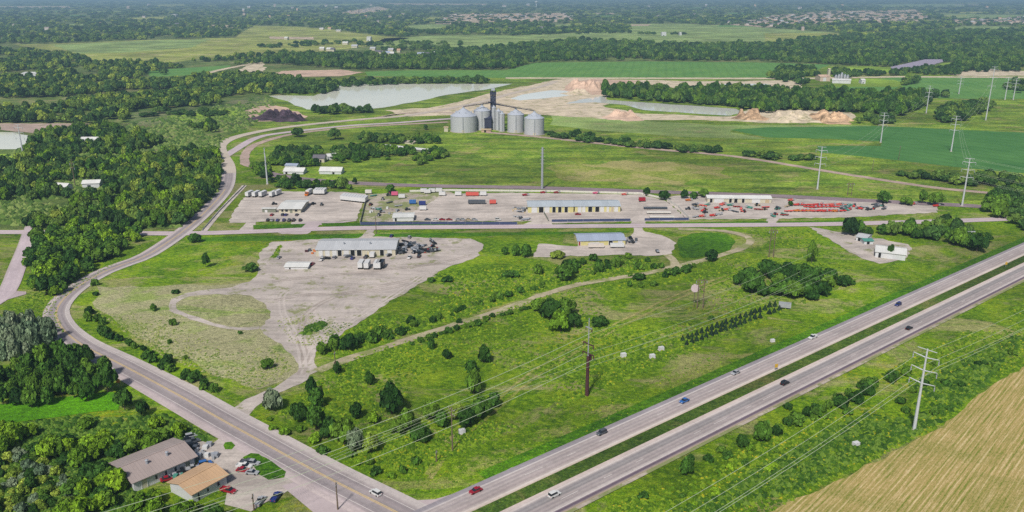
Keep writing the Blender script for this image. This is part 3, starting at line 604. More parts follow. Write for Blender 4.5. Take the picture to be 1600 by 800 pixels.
scatter('far', '', [farw], 9, (11, 17), excl=FIELDS, gap=-.45, kinds=('far', 'far', 'far', 'far', 'olive'))
scatter('far', '', [[(680, 34), (700, 22), (880, 20), (905, 32), (860, 35)], [(1140, 39), (1210, 24), (1300, 17), (1430, 16), (1455, 27), (1420, 37), (1300, 34), (1200, 43)], [(1490, 38), (1500, 30), (1610, 27), (1610, 38)]], 9, (8, 11), dens=.4)
scatter('belt', '', [[(405, 90), (430, 86), (560, 87), (640, 92), (690, 80), (760, 75), (830, 70), (900, 64), (1000, 67), (1100, 71), (1200, 69), (1260, 60), (1330, 60), (1420, 50), (1640, 45), (1640, 112), (1590, 104), (1500, 112), (1490, 106), (1490, 98), (1445, 95), (1390, 105), (1270, 100), (1200, 96), (1000, 95), (860, 96), (830, 99), (800, 108), (760, 109), (560, 109), (450, 102), (405, 99)]], 8, (9, 15), excl=[f for f in FIELDS if f[0][0] != 405][:2] + FIELDS[3:4], gap=-1.35, kinds=('far', 'far', 'far', 'far', 'leaf'))
scatter('belt', '', [[(560, 69), (640, 67), (700, 70), (560, 73)], [(800, 46), (985, 42), (985, 52), (870, 54), (800, 56)], [(405, 72), (560, 64), (560, 66), (470, 74), (405, 76)], [(1000, 52), (1025, 52), (1025, 55), (1000, 55)], [(1045, 53), (1075, 53), (1075, 55), (1045, 55)], [(590, 76), (700, 74), (690, 78), (600, 80)], [(1345, 116), (1440, 110), (1520, 104), (1595, 106), (1590, 112), (1500, 113), (1500, 118), (1440, 118), (1345, 119)], [(1200, 122), (1220, 108), (1270, 108), (1282, 125), (1255, 135), (1215, 126)], [(1295, 112), (1340, 113), (1345, 120), (1310, 124), (1300, 118)], [(1410, 128), (1432, 128), (1430, 135), (1412, 134)]], 8, (7, 12), gap=-1.4)
quarryp = [(943, 152), (943, 140), (1080, 142), (1110, 141), (1210, 144), (1290, 148), (1400, 151), (1450, 148), (1455, 162), (1410, 182), (1340, 177), (1230, 172), (1200, 178), (1160, 172), (1150, 168), (1000, 158)]
scatter('quarry', '', [quarryp], 7, (10, 14), gap=-1.7, kinds=('far', 'far', 'leaf'))
scatter('right', '', [[(1350, 185), (1400, 183), (1398, 194), (1335, 196)], [(1470, 172), (1520, 165), (1550, 164), (1545, 172), (1510, 190), (1475, 192), (1462, 186)], [(1455, 149), (1480, 150), (1478, 153), (1455, 153)], [(1560, 146), (1578, 130), (1640, 133), (1640, 146), (1590, 147)], [(530, 130), (760, 124), (762, 131), (600, 133), (530, 137)], [(424, 122), (500, 125), (530, 128), (522, 143), (505, 147), (440, 151), (424, 152)], [(480, 172), (560, 174), (580, 172), (575, 178), (500, 180)], [(1060, 186), (1110, 184), (1110, 190), (1062, 190)]], 8, (6, 11), gap=-.5)
FX = FIELDS
scatter('leftfar', '', [[(-60, 72), (110, 86), (150, 98), (250, 101), (405, 88), (405, 100), (360, 103), (228, 111), (310, 120), (400, 118), (430, 122), (424, 152), (400, 160), (330, 166), (205, 172), (198, 194), (-60, 193)]], 8, (8, 13), kinds=('far', 'far', 'olive'), excl=[FX[-2]] + FX[:2] + [[(226, 112), (245, 109), (360, 102), (310, 117)], [(120, 112), (160, 112), (160, 124), (110, 124)], [(0, 114), (60, 118), (60, 124), (0, 124)]], gap=-.35)
scatter('left', '', [[(58, 212), (100, 206), (200, 196), (330, 197), (345, 210), (340, 226), (346, 250), (342, 300), (308, 336), (278, 356), (205, 357), (60, 357), (-60, 357), (-60, 262), (40, 256)]], 5.4, (6, 10.5), kinds=('leaf', 'far', 'far', 'olive', 'lime', 'far'), excl=[[(110, 240), (190, 244), (215, 250), (185, 257), (112, 256)], [(126, 268), (200, 272), (215, 279), (130, 277)], [(176, 306), (196, 308), (192, 318), (176, 316)], [(230, 229), (290, 232), (290, 236), (235, 235)], [(80, 284), (160, 284), (160, 306), (80, 306)], [(120, 217), (160, 217), (160, 228), (120, 228)]], gap=-.7)
scatter('left', '', [[(215, 178), (330, 172), (380, 176), (330, 182), (220, 186)]], 8, (4, 7), dens=.4)
scatter('mid', '', [[(425, 245), (440, 236), (500, 234), (505, 250), (500, 262), (440, 262), (425, 258)], [(515, 238), (560, 232), (620, 236), (660, 240), (700, 235), (700, 248), (650, 262), (640, 275), (570, 274), (555, 262), (520, 250)], [(560, 216), (680, 218), (690, 226), (570, 224)], [(395, 262), (422, 260), (424, 276), (400, 280)], [(425, 283), (520, 290), (560, 297), (440, 296), (425, 290)], [(640, 294), (700, 294), (690, 299), (600, 300)]], 5.5, (4, 8), kinds=('far', 'leaf'), gap=-.6)
scatter('hollow', '', [[(-30, 715), (60, 705), (95, 735), (130, 775), (110, 830), (-30, 830)]], 2.6, (2.0, 4.2), kinds=('olive', 'olive', 'grey', 'leaf'), gap=-1.3)
BUSHY = []
for lab, grp, kinds, s0, hr, gap, poly, rk in [
    ('broad leafy tree in the block between the side road and the curved road', 'trees between the side road and the curve', ('leaf', 'lime', 'leaf'), 5.6, (6, 9), -1.9, [(50, 372), (110, 364), (220, 356), (222, 372), (196, 394), (120, 436), (82, 472), (45, 472), (38, 440)], 'blk'),
    ('grey-green poplar in the silvery clump beside the bend of the road', 'silvery poplars beside the bend', ('column',), 3.6, (7, 10), -3, [(-20, 505), (20, 520), (40, 512), (72, 522), (84, 532), (70, 552), (0, 566), (-20, 566)], 'pop'),
    ('dark dense tree of the wood above the bright lawn strip', 'dark trees above the lawn strip', ('leaf',), 4.6, (7, 10.5), -3, [(-20, 600), (60, 575), (100, 560), (135, 565), (166, 590), (172, 622), (120, 630), (-20, 645)], 'drk'),
    ('yellow-green tree in the thicket behind the brown roofed shed', 'trees in the thicket behind the shed', ('lime', 'leaf', 'lime'), 4.6, (4, 7.5), -1.0, [(-20, 690), (60, 668), (110, 664), (165, 655), (200, 640), (240, 655), (300, 688), (268, 690), (190, 722), (180, 735), (195, 760), (150, 820), (-20, 820)], 'thk'),
    ('leafy tree in front of the two metal sheds at the bottom edge', 'trees in front of the two sheds', ('lime', 'leaf', 'lime'), 4.2, (4, 6.5), -1.8, [(215, 785), (250, 775), (268, 800), (300, 806), (345, 808), (345, 840), (200, 840)], 'frn'),
    ('dark leafy tree in the thicket beside the white building yard and highway corner', 'trees of the big dark thicket in the property', ('leaf',), 6.0, (5, 8.5), -1.6, [(1150, 440), (1165, 428), (1240, 426), (1260, 430), (1300, 432), (1330, 438), (1335, 446), (1300, 458), (1260, 472), (1240, 468), (1200, 462), (1160, 462)], 'thp'),
    ('dark tree of the treeline south of the frontage road near the tiny white house', 'trees of the line by the tiny white house', ('leaf', 'far'), 6.0, (6, 10), -1.8, [(1322, 362), (1360, 364), (1400, 362), (1450, 360), (1490, 352), (1510, 360), (1530, 372), (1560, 380), (1556, 396), (1530, 396), (1500, 388), (1470, 380), (1400, 368), (1325, 370)], 'tlr'),
    ('dense tree in the dark wood where the railway leaves the picture', 'trees of the wood at the railway end', ('far', 'leaf'), 7.0, (7, 11), -1.9, [(1545, 318), (1560, 300), (1640, 300), (1640, 372), (1600, 362), (1570, 350), (1550, 334)], 'rwy'),
    ('low dark tree in the hedge line beside the silo access road', 'trees of the hedge along the access road', ('far',), 7.0, (4, 8), -1.0, [(852, 210), (900, 214), (1000, 226), (1060, 232), (1130, 238), (1140, 241), (1060, 238), (1000, 232), (870, 218)], 'hd1'),
    ('low dark tree in the second hedge row below the dark crop field', 'trees of the second hedge row', ('far',), 7.0, (3, 7), -1.2, [(1148, 242), (1180, 242), (1272, 250), (1272, 254), (1180, 248), (1150, 246)], 'hd2'),
    ('dark tree of the hedge at the lower edge of the blue-green crop', 'trees of the hedge under the blue-green crop', ('far',), 7.0, (4, 9), -1.4, [(1400, 272), (1450, 276), (1500, 283), (1530, 278), (1640, 282), (1640, 296), (1540, 294), (1500, 290), (1400, 276)], 'hd3'),
]:
    n0 = len(CANOPY); REGION[rk] = (None, lab, grp); scatter(rk, '', [poly], s0, hr, kinds=kinds, gap=gap, excl=[[(-30, 722), (60, 716), (88, 752), (110, 790), (90, 830), (-30, 830)]] if rk == 'thk' else [])
ORD = ['', 'first', 'second', 'third', 'fourth', 'fifth', 'sixth', 'seventh', 'eighth', 'ninth', 'tenth', 'eleventh', 'twelfth']
def ordw(n): return ORD[n] if n < 13 else '%d%s' % (n, 'th' if n % 100 in (11, 12, 13) else {1: 'st', 2: 'nd', 3: 'rd'}.get(n % 10, 'th'))
# hand-placed trees
for k, x, y, w, h, lab in [
    ('grey', 425, 640, 30, 38, 'silvery tree at the near mouth of the gravel driveway'), ('leaf', 487, 616, 22, 28, 'rounded tree just east of the gravel driveway bend'),
    ('leaf', 496, 636, 28, 34, 'full green tree beside the rounded one east of the driveway'), ('leaf', 466, 657, 28, 32, 'dark tree between the silvery tree and the county road clump'),
    ('leaf', 494, 670, 34, 40, 'broad dark tree topping the county road clump'), ('leaf', 518, 684, 30, 36, 'tree in the middle of the county road clump'),
    ('leaf', 538, 694, 42, 44, 'largest dark tree of the county road clump'), ('grey', 556, 706, 28, 40, 'pale olive tree at the south end of the county road clump'),
    ('olive', 580, 708, 26, 36, 'last green tree of the county road clump beside the wires'), ('leaf', 558, 654, 22, 28, 'small tree north of the county road clump'),
    ('leaf', 612, 646, 42, 50, 'big lone dark tree in the middle of the lower meadow'), ('lime', 585, 662, 18, 22, 'small bright tree left of the big lone meadow tree'),
    ('leaf', 636, 672, 28, 38, 'lighter tree below the big lone meadow tree'), ('leaf', 622, 678, 24, 26, 'small dark tree under the big lone meadow tree'),
    ('leaf', 656, 690, 34, 28, 'wide dark low tree above the wooden wire pole'), ('leaf', 672, 655, 30, 32, 'rounded tree between the lone tree and the pole thicket'),
    ('leaf', 690, 668, 26, 28, 'dark tree just behind the wooden wire pole'), ('olive', 712, 655, 28, 28, 'bright topped tree in the thicket behind the wooden pole'),
    ('leaf', 730, 668, 30, 34, 'dark tree at the lower edge of the pole thicket'), ('leaf', 752, 652, 34, 36, 'large tree in the east half of the pole thicket'),
    ('leaf', 772, 636, 24, 26, 'easternmost tree of the pole thicket'), ('leaf', 740, 616, 26, 44, 'tall slim tree standing above the pole thicket'),
    ('leaf', 736, 584, 22, 24, 'small round tree over the tall slim tree'), ('leaf', 756, 566, 20, 32, 'dark upright tree at the top of the meadow row'),
    ('leaf', 545, 548, 26, 30, 'dark tree at the start of the track hedge'), ('leaf', 860, 496, 40, 34, 'dark tree of the clump west of the brown pole'),
    ('leaf', 842, 486, 26, 22, 'small tree at the track end of the clump west of the brown pole'), ('leaf', 884, 492, 34, 30, 'dense tree in the clump west of the brown pole'),
    ('lime', 876, 518, 30, 38, 'lighter big tree in front of the clump west of the brown pole'), ('leaf', 898, 512, 26, 26, 'dark tree nearest the brown pole'),
    ('leaf', 1268, 411, 17, 40, 'tall narrow tree standing alone in the bright meadow'), ('leaf', 1246, 424, 13, 14, 'small tree below the tall narrow tree'),
    ('leaf', 1113, 408, 24, 20, 'dark tree at the east end of the oval track'), ('leaf', 885, 438, 36, 30, 'large tree north of the track by the yellow building'),
    ('leaf', 322, 418, 12, 26, 'slim dark tree alone in the meadow inside the curve'), ('leaf', 305, 379, 22, 16, 'round tree at the corner of the frontage road and curve'),
    ('leaf', 392, 424, 26, 14, 'low dark tree beside the gravel yard corner'), ('leaf', 418, 577, 22, 18, 'bushy tree in the pale meadow by the driveway'),
    ('leaf', 1010, 306, 11, 15, 'first dark square tree behind the equipment yard'), ('leaf', 1038, 312, 20, 16, 'pair-like dark tree at the head of the white fence'),
    ('leaf', 1070, 310, 12, 16, 'upright dark tree behind the orange machine'), ('leaf', 1084, 311, 15, 13, 'rounded dark tree behind the equipment yard'), ('leaf', 1100, 308, 18, 14, 'dark tree touching the long white shed'),
    ('leaf', 1380, 317, 26, 20, 'big dark tree between railway and the red machines'), ('leaf', 1415, 320, 22, 14, 'low wide tree east of the red machines'), ('leaf', 1440, 318, 14, 24, 'light green upright tree near the railway'), ('leaf', 1460, 321, 26, 24, 'dark round tree at the end of the equipment yard'),
    ('leaf', 1235, 322, 9, 9, 'small dark tree between the long shed and the red rows'),
    ('far', 465, 214, 20, 16, 'round dark tree beside the dirt road bend'), ('far', 524, 218, 22, 20, 'spreading tree in the meadow near the dirt road'), ('far', 652, 216, 10, 14, 'dark upright tree west of the grain silos'), ('far', 665, 203, 8, 10, 'little tree close to the western silo road'),
    ('leaf', 555, 288, 8, 12, 'small tree by the railway below the farmyard'),
    ('leaf', 1072, 742, 26, 30, 'round dense bush-like tree beside the eastbound lanes'), ('leaf', 1158, 698, 20, 22, 'smaller round tree south of the highway'), ('leaf', 1190, 690, 32, 36, 'larger tree south of the highway next to the hedge'),
    ('leaf', 806, 400, 16, 20, 'first tree of the row west of the yellow building'), ('leaf', 822, 402, 20, 24, 'dark tree of the row west of the yellow building'), ('leaf', 790, 398, 12, 14, 'small end tree of the row west of the yellow building'), ('olive', 870, 404, 22, 14, 'bright low tree before the yellow building yard'),
    ('olive', 1222, 160, 24, 14, 'pale tree at the near edge of the quarry wood'),
    ('leaf', 195, 640, 30, 36, 'tall tree at the road end of the lawn strip'), ('leaf', 222, 650, 24, 26, 'tree between the lawn strip end and the county road'),
]: ptree(k, x, y, w, h, lab)
LONE = [a + ' shrub ' + b for a, b in [('round dark', 'at the east side of the driveway bend by the short pole'), ('upright dark', 'below the farm track in the yellowish grass'), ('narrow cone-like', 'south of the middle of the farm track'), ('very dark round', 'in the meadow below the farm track middle'), ('dark flat', 'just east of the brown pole top'), ('little', 'south of the track near the short oval hedge'), ('small upright', 'under the track west of the oval hedge'), ('flat dark', 'under the track before the oval hedge'), ('low grey-green', 'west of the round panel post'), ('round', 'south of the county road clump beside the wires'), ('small dark', 'at the southern tip of the meadow'), ('round dark', 'in the pale meadow below the gravel loop'), ('thin dark', 'in the pale meadow west of the loop'), ('tiny', 'in the middle of the pale meadow'), ('tiny', 'in the lower pale meadow near the ditch hedge'), ('small round', 'beside the inner edge of the road bend'), ('flat little', 'just below the bend of the road'), ('small dark', 'above the gravel loop start'), ('tiny green', 'south of the gravel loop track'), ('wide dark', 'above the track near the oval'), ('long low', 'on the track bank east of the yellow flowers'), ('low dark', 'beside the yellow flower patch'), ('olive', 'inside the eastern corner of the property'), ('tall dark', 'in front of the eastern gravel corner shed'), ('tiny', 'on the north edge of the farm track'), ('small', 'on the south edge of the farm track middle'), ('small low', 'near the start of the evergreen rows'), ('low', 'behind the gravel lot corner')]]
for x, y, w, h in [(527, 584, 15, 22), (578, 602, 16, 26), (674, 545, 12, 20), (698, 560, 18, 16), (935, 508, 28, 16), (985, 432, 8, 8), (984, 448, 8, 12), (1002, 448, 12, 10), (1022, 446, 14, 8), (650, 726, 16, 16), (629, 740, 12, 16), (270, 508, 14, 12), (240, 486, 10, 14), (265, 537, 8, 8), (291, 561, 7, 8), (148, 446, 12, 12), (150, 462, 10, 8), (275, 459, 12, 8), (375, 522, 8, 6), (1000, 437, 22, 12), (800, 432, 30, 10), (700, 440, 18, 10), (1330, 445, 12, 10), (1390, 402, 12, 24), (612, 530, 8, 8), (718, 505, 10, 9), (1112, 500, 10, 8), (675, 440, 14, 8), (520, 466, 0, 0)]:
    if w: ptree('shrub', x, y, w, h, LONE.pop(0) if LONE else 'small lone shrub in the open grass', 'lone shrubs in the open grass', 'shrub', 'shrub')
def row(pts, n, w, h, lab, grp, kinds=('shrub',), jit=3, name='shrub', cat='shrub'):
    path = [G(*p) for p in pts]; L = [0]
    for a, b in zip(path, path[1:]): L.append(L[-1] + (b - a).length)
    for i in range(n):
        s = L[-1] * (i + .5) / n
        for j in range(len(path) - 1):
            if L[j] <= s <= L[j + 1]: p = path[j].lerp(path[j + 1], (s - L[j]) / (L[j + 1] - L[j])); break
        sc = random.uniform(.65, 1.35); tree(random.choice(kinds), p.x + random.uniform(-jit, jit), p.y + random.uniform(-jit, jit), w * sc / 2, h * sc, '%s %s' % (ordw(i + 1), lab), grp, name, cat)
row([(508, 552), (560, 536), (612, 521)], 16, 4.6, 3.6, 'shrub from the driveway in the hedge north of the farm track', 'shrubs along the north side of the track')
row([(612, 521), (700, 492), (800, 462), (860, 446)], 26, 3.6, 2.4, 'shrub counted eastward in the farther hedge north of the farm track', 'shrubs further along the north side of the track', jit=2.5)
row([(640, 540), (720, 513), (820, 484), (850, 474)], 22, 3.2, 1.8, 'low shrub counted eastward on the meadow side of the farm track', 'low shrubs south of the track', jit=1.5)
row([(860, 420), (900, 424), (960, 410), (1000, 416), (1030, 412)], 26, 5, 3.6, 'shrub counted eastward in the thick belt south of the yellow building', 'shrubs south of the yellow building', jit=8)
row([(1040, 434), (1090, 418)], 9, 4.6, 3.0, 'dark shrub counted eastward in the short hedge by the oval track', 'shrubs of the short hedge by the oval', jit=1.5)
row([(128, 490), (200, 540), (270, 580), (340, 618)], 26, 4.4, 3.0, 'shrub from the bend in the ditch hedge inside the curved road', 'shrubs of the ditch hedge inside the curve', jit=2)
row([(420, 655), (480, 684), (545, 716), (612, 752)], 12, 3.4, 1.8, 'low shrub from the driveway mouth in the county road ditch', 'low shrubs in the county road ditch', jit=2.5, kinds=('shrub', 'shrub_lime'))
row([(1200, 680), (1260, 652), (1330, 622), (1420, 578)], 24, 4.6, 3.0, 'shrub counted eastward in the hedge south of the eastbound lanes', 'shrubs of the hedge south of the highway', jit=2)
row([(1080, 728), (1130, 712), (1150, 705)], 6, 3.0, 1.6, 'low shrub counted eastward between the round trees south of the highway', 'low shrubs between the round trees')
row([(1250, 640), (1350, 660), (1420, 640), (1500, 590), (1590, 540)], 22, 3.4, 1.8, 'low shrub counted eastward in the weeds near the tall pylon', 'low shrubs near the big pylon', jit=7)
row([(1030, 800), (1150, 740), (1250, 700)], 14, 3, 1.4, 'low shrub counted eastward in the weeds by the hay field corner', 'low shrubs beside the hay field', jit=6, kinds=('shrub', 'shrub_lime'))
row([(540, 402), (600, 404)], 0, 1, 1, '', '')
for i in range(20):
    for j in (0, 1):
        t = i / 19; x = 1067 + (1210 - 1067) * t + j * 7 + random.uniform(-1, 1); y = 532 + (478 - 532) * t + j * 6.5 + random.uniform(-.8, .8)
        if random.random() < .06: continue
        ptree('conifer', x, y, random.uniform(6.4, 7.8), random.uniform(8, 10), '%s evergreen from the brown pole end in the %s row of the double planting' % (ordw(i + 1), 'highway side' if j else 'meadow side'), 'double row of small evergreens', 'evergreen', 'evergreen')
# canopy trees: the 300 that show largest become things, the rest woodland
def csize(c):
    x, y = P(c[0], c[1], c[3] * .5)
    if not (-15 < x < 1615 and y < 830): return -1
    return (c[2] * 2 * c[3]) / (c[1] ** 2 + 14400)
CANOPY.sort(key=csize, reverse=True)
nnamed = 0; rest = []
PERREG = {'blk': 60, 'pop': 30, 'drk': 45, 'thk': 95, 'frn': 20, 'thp': 32, 'tlr': 34, 'rwy': 16, 'hd1': 10, 'hd2': 6, 'hd3': 10}
LEFTLAB = None
picked = {}
for c in CANOPY:
    rk = c[5]
    if len(REGION[rk]) == 3 and csize(c) > 0 and nnamed < 236: picked.setdefault(rk, []).append(c); nnamed += 1
    else: rest.append(c)
LAND = {'blk': ('tree', 'side road', 'curve block', 1), 'pop': ('silvery poplar', 'picture edge', 'roadside clump', 1), 'drk': ('dark tree', 'county road', 'wood above the lawn strip', -1), 'thk': ('thicket tree', 'county road', 'thicket behind the brown shed', -1),
        'frn': ('tree', 'yard', 'strip in front of the two sheds', -1), 'thp': ('thicket tree', 'round panel', 'big dark property thicket', 1), 'tlr': ('tree', 'eastern gravel corner', 'line by the tiny white house', 1), 'rwy': ('tree', 'railway pylon', 'wood at the railway end', 1),
        'hd1': ('tree', 'silos', 'hedge along the access road', 1), 'hd2': ('tree', 'silos', 'second hedge below the dark crop', 1), 'hd3': ('tree', 'crop field pole', 'hedge under the blue-green crop', 1)}
for rk, cs in picked.items():
    what, frm, where, sg = LAND[rk]; cs.sort(key=lambda c: c[1]); per = max(5, int(math.sqrt(len(cs)) * 1.3))
    for r0 in range(0, len(cs), per):
        for i, c in enumerate(sorted(cs[r0:r0 + per], key=lambda c: c[0] * sg)):
            nr = r0 // per + 1; lb = '%s %s from the %s, %s row, %s' % (ordw(i + 1), what, frm, 'front' if nr == 1 else ordw(nr), where)
            tree(c[4], c[0], c[1], c[2], c[3], lb, REGION[rk][2], 'poplar' if c[4] == 'column' else 'leafy_tree')
for k in ('column', 'leaf', 'far', 'lime', 'grey'):
    pass
def forest(name, label, pts, kindmap=None):
    kinds = sorted({p[4] for p in pts}); me = bpy.data.meshes.new(name)
    A = np.array([(p[0], p[1], 0.0) for p in pts], np.float32); me.vertices.add(len(A)); me.vertices.foreach_set('co', A.ravel())
    slots = []
    for k in kinds:
        for v, o in PROTO[k].items(): slots.append((k, v, o))
    idx = {k: [i for i, s in enumerate(slots) if s[0] == k] for k in kinds}
    vi = np.array([idx[p[4]][int(rng.integers(len(idx[p[4]])))] for p in pts], np.int32)
    sc = np.array([(p[2], p[2] * rng.uniform(.85, 1.15), p[3]) for p in pts], np.float32); rot = rng.uniform(0, 6.283, len(pts)).astype(np.float32)
    a = me.attributes.new('vi', 'INT', 'POINT'); a.data.foreach_set('value', vi)
    a = me.attributes.new('sc', 'FLOAT_VECTOR', 'POINT'); a.data.foreach_set('vector', sc.ravel())
    a = me.attributes.new('rot', 'FLOAT', 'POINT'); a.data.foreach_set('value', rot)
    o = props(link(name, me), label, 'woodland', None, 'stuff')
    ng = bpy.data.node_groups.new(name, 'GeometryNodeTree'); ng.interface.new_socket('Geometry', in_out='INPUT', socket_type='NodeSocketGeometry'); ng.interface.new_socket('Geometry', in_out='OUTPUT', socket_type='NodeSocketGeometry')
    N = ng.nodes.new; Lk = ng.links.new; gi = N('NodeGroupInput'); go = N('NodeGroupOutput'); jn = N('GeometryNodeJoinGeometry')
    def na(nm, t): q = N('GeometryNodeInputNamedAttribute'); q.data_type = t; q.inputs[0].default_value = nm; return q.outputs['Attribute']
    vio = na('vi', 'INT'); sco = na('sc', 'FLOAT_VECTOR'); ro = na('rot', 'FLOAT'); cx = N('ShaderNodeCombineXYZ'); Lk(ro, cx.inputs[2])
    e2r = N('FunctionNodeEulerToRotation'); Lk(cx.outputs[0], e2r.inputs[0])
    for i, (k, v, po) in enumerate(slots):
        oi = N('GeometryNodeObjectInfo'); oi.transform_space = 'ORIGINAL'; oi.inputs['Object'].default_value = po; oi.inputs['As Instance'].default_value = True
        cp = N('FunctionNodeCompare'); cp.data_type = 'INT'; cp.operation = 'EQUAL'; cp.inputs[3].default_value = i; Lk(vio, cp.inputs[2])
        ip = N('GeometryNodeInstanceOnPoints'); Lk(gi.outputs[0], ip.inputs['Points']); Lk(cp.outputs[0], ip.inputs['Selection']); Lk(oi.outputs['Geometry'], ip.inputs['Instance'])
        Lk(e2r.outputs[0], ip.inputs['Rotation']); Lk(sco, ip.inputs['Scale']); Lk(ip.outputs[0], jn.inputs[0])
    Lk(jn.outputs[0], go.inputs[0])
    md = o.modifiers.new('trees', 'NODES'); md.node_group = ng
    return o
byreg = {}
for c in rest:
    byreg.setdefault(c[5], []).append(c)
for rk, pts in byreg.items():
    if len(REGION[rk]) == 3: nm, lb = 'tree_group', 'remaining trees of the ' + REGION[rk][2].replace('trees of the ', '').replace('trees ', 'trees ')
    else: nm, lb = REGION[rk]
    forest(nm, lb, pts)
print('TREES', nnamed, {k: len(v) for k, v in byreg.items()})

# ground cover: weed clumps, one mesh
def weeds(name, label, poly, n, hr, mat, excl=(), cl=None):
    V = []; Fc = []; T = []
    xs = [p[0] for p in poly]; ys = [p[1] for p in poly]; cnt = 0
    k = n * 3; px = rng.uniform(min(xs), max(xs), k); py = rng.uniform(min(ys), max(ys), k); ok = inpoly(px, py, poly)
    for e in excl: ok &= ~inpoly(px, py, e)
    px = px[ok][:n]; py = py[ok][:n]
    for x, y in zip(px, py):
        g = G(float(x), float(y)); 
        if cl and (math.sin(g.x / 17 + 2 * math.sin(g.y / 23)) + math.sin(g.y / 13 + 1.5 * math.sin(g.x / 19))) < cl + random.uniform(-.6, .6): continue
        h = random.uniform(*hr) * .6; tn = random.random(); b = len(V); k = 5; a0 = random.uniform(0, 6.28)
        for q in range(k): w = h * random.uniform(.9, 1.9); V.append((g.x + math.cos(a0 + q * 1.257) * w, g.y + math.sin(a0 + q * 1.257) * w, 0.0)); T.append(max(0, tn - .1))
        V.append((g.x + random.uniform(-.3, .3) * h, g.y + random.uniform(-.3, .3) * h, h)); T.append(min(1, tn + .04))
        for q in range(k): Fc.append((b + q, b + (q + 1) % k, b + 5))
    me = bpy.data.meshes.new(name); me.from_pydata(V, [], Fc); me.materials.append(mat)
    at = me.attributes.new('tint', 'FLOAT', 'POINT'); at.data.foreach_set('value', np.array(T, np.float32))
    props(link(name, me), label, 'ground cover', None, 'stuff')
def weedmat(name, a, b, c, fl=None):
    m = MT(name, .85); t = m.attr('tint', 'Fac'); st = [(0.0, lin(a, K)), (.45, lin(b, K)), (.85, lin(c, K))]
    if fl: st[-1] = (.80, lin(c, K)); st.append((.93, lin(c, K))); st.append((.96, lin(fl, K)))
    return m.out(m.ramp(t, st))
M['weed'] = weedmat('weeds', '3e620a', '5e840e', '7e9c22', 'b0aa20'); M['weed_dark'] = weedmat('dark_weeds', '2c5010', '446c18', '6c8c30'); M['weed_olive'] = weedmat('olive_brush', '3c5a20', '5c7c30', '869a50'); M['weed_pale'] = weedmat('dry_weeds', '5a7a30', '869648', 'aaac74')
weeds('brush', 'low brush filling the clearings of the western woods', [(200, 195), (420, 150), (430, 165), (395, 196), (345, 225), (340, 300), (280, 355), (60, 355), (0, 350), (0, 250), (60, 215)], 9000, (1.2, 3.4), M['weed_olive'], cl=-1.2)
weeds('lot_weeds', 'thin weed rows at the west end of the front lot', [(424, 402), (436, 384), (441, 384), (432, 404)], 120, (.5, 1.2), M['weed'], cl=-3)
weeds('lot_weeds', 'dark weed clump on the gravel lot above the driveway neck', [(470, 522), (482, 508), (505, 503), (512, 508), (498, 516), (480, 524)], 160, (.7, 1.5), M['weed_dark'], cl=-3)
weeds('lot_weeds', 'scattered tufts on the pebbly eastern part of the gravel lot', [(500, 512), (540, 490), (610, 462), (650, 440), (660, 436), (600, 474), (545, 510), (510, 528)], 1000, (.3, .8), M['weed_olive'], cl=.3)
weeds('lot_weeds', 'low weeds creeping over the southeast edge of the gravel lot', [(430, 500), (520, 480), (640, 440), (655, 436), (600, 474), (550, 508), (500, 540), (455, 540)], 1500, (.25, .7), M['weed_pale'], cl=.1, excl=[LAKE])
prop = [(560, 556), (700, 512), (860, 460), (1050, 420), (1170, 385), (1170, 360), (1260, 358), (1355, 430), (1200, 500), (900, 625), (640, 745), (430, 650), (490, 600)]
weeds('meadow_weeds', 'weeds and tall grass of the big meadow beside the highway', prop, 20000, (.3, .95), M['weed'], cl=-.15)
weeds('meadow_weeds', 'scrubby weeds between the gravel lot and the farm track', [(505, 545), (690, 424), (1010, 405), (1040, 418), (860, 450), (700, 503), (520, 560)], 6500, (.5, 1.3), M['weed'], cl=-.4)
weeds('pale_weeds', 'dry weeds on the pale meadow round the gravel loop', [(150, 450), (250, 452), (400, 520), (460, 575), (400, 610), (260, 560), (150, 490)], 3500, (.3, .8), M['weed_pale'], cl=-.2)
weeds('verge_weeds', 'weeds of the strip along the upper side of the highway', [(640, 780), (900, 690), (1200, 545), (1600, 382), (1600, 370), (1370, 445), (900, 640), (560, 715), (400, 650)], 6000, (.25, .6), M['weed'], cl=.1)
weeds('ditch_weeds', 'tall weeds between the eastbound lanes and the hay field', [(940, 800), (1275, 636), (1620, 462), (1620, 560), (1540, 600), (1460, 670), (1250, 775), (1150, 830)], 13000, (.4, 1.1), M['weed'], cl=-.1)
weeds('ditch_weeds', 'darker weeds clumped near the pylon and hay field edge', [(1000, 830), (1280, 680), (1500, 560), (1620, 510), (1540, 600), (1460, 665), (1250, 765)], 6000, (.7, 1.7), M['weed_dark'], cl=.1)
weeds('thicket_undergrowth', 'undergrowth filling the thicket around the two metal sheds', [(-20, 670), (110, 652), (200, 625), (335, 685), (270, 700), (190, 735), (215, 780), (300, 800), (-20, 820)], 9000, (.6, 1.8), M['weed_dark'], cl=-1)
weeds('brush', 'pale low growth in the hollow at the lower left corner', [(-30, 695), (90, 690), (120, 735), (180, 775), (160, 830), (-30, 830)], 2500, (.4, 1.2), M['weed_pale'], cl=.1)
weeds('roadside_weeds', 'weeds on the bank left of the curved road', [(20, 475), (100, 440), (230, 380), (250, 372), (92, 470), (90, 490), (100, 520), (30, 500)], 2500, (.3, .9), M['weed'])

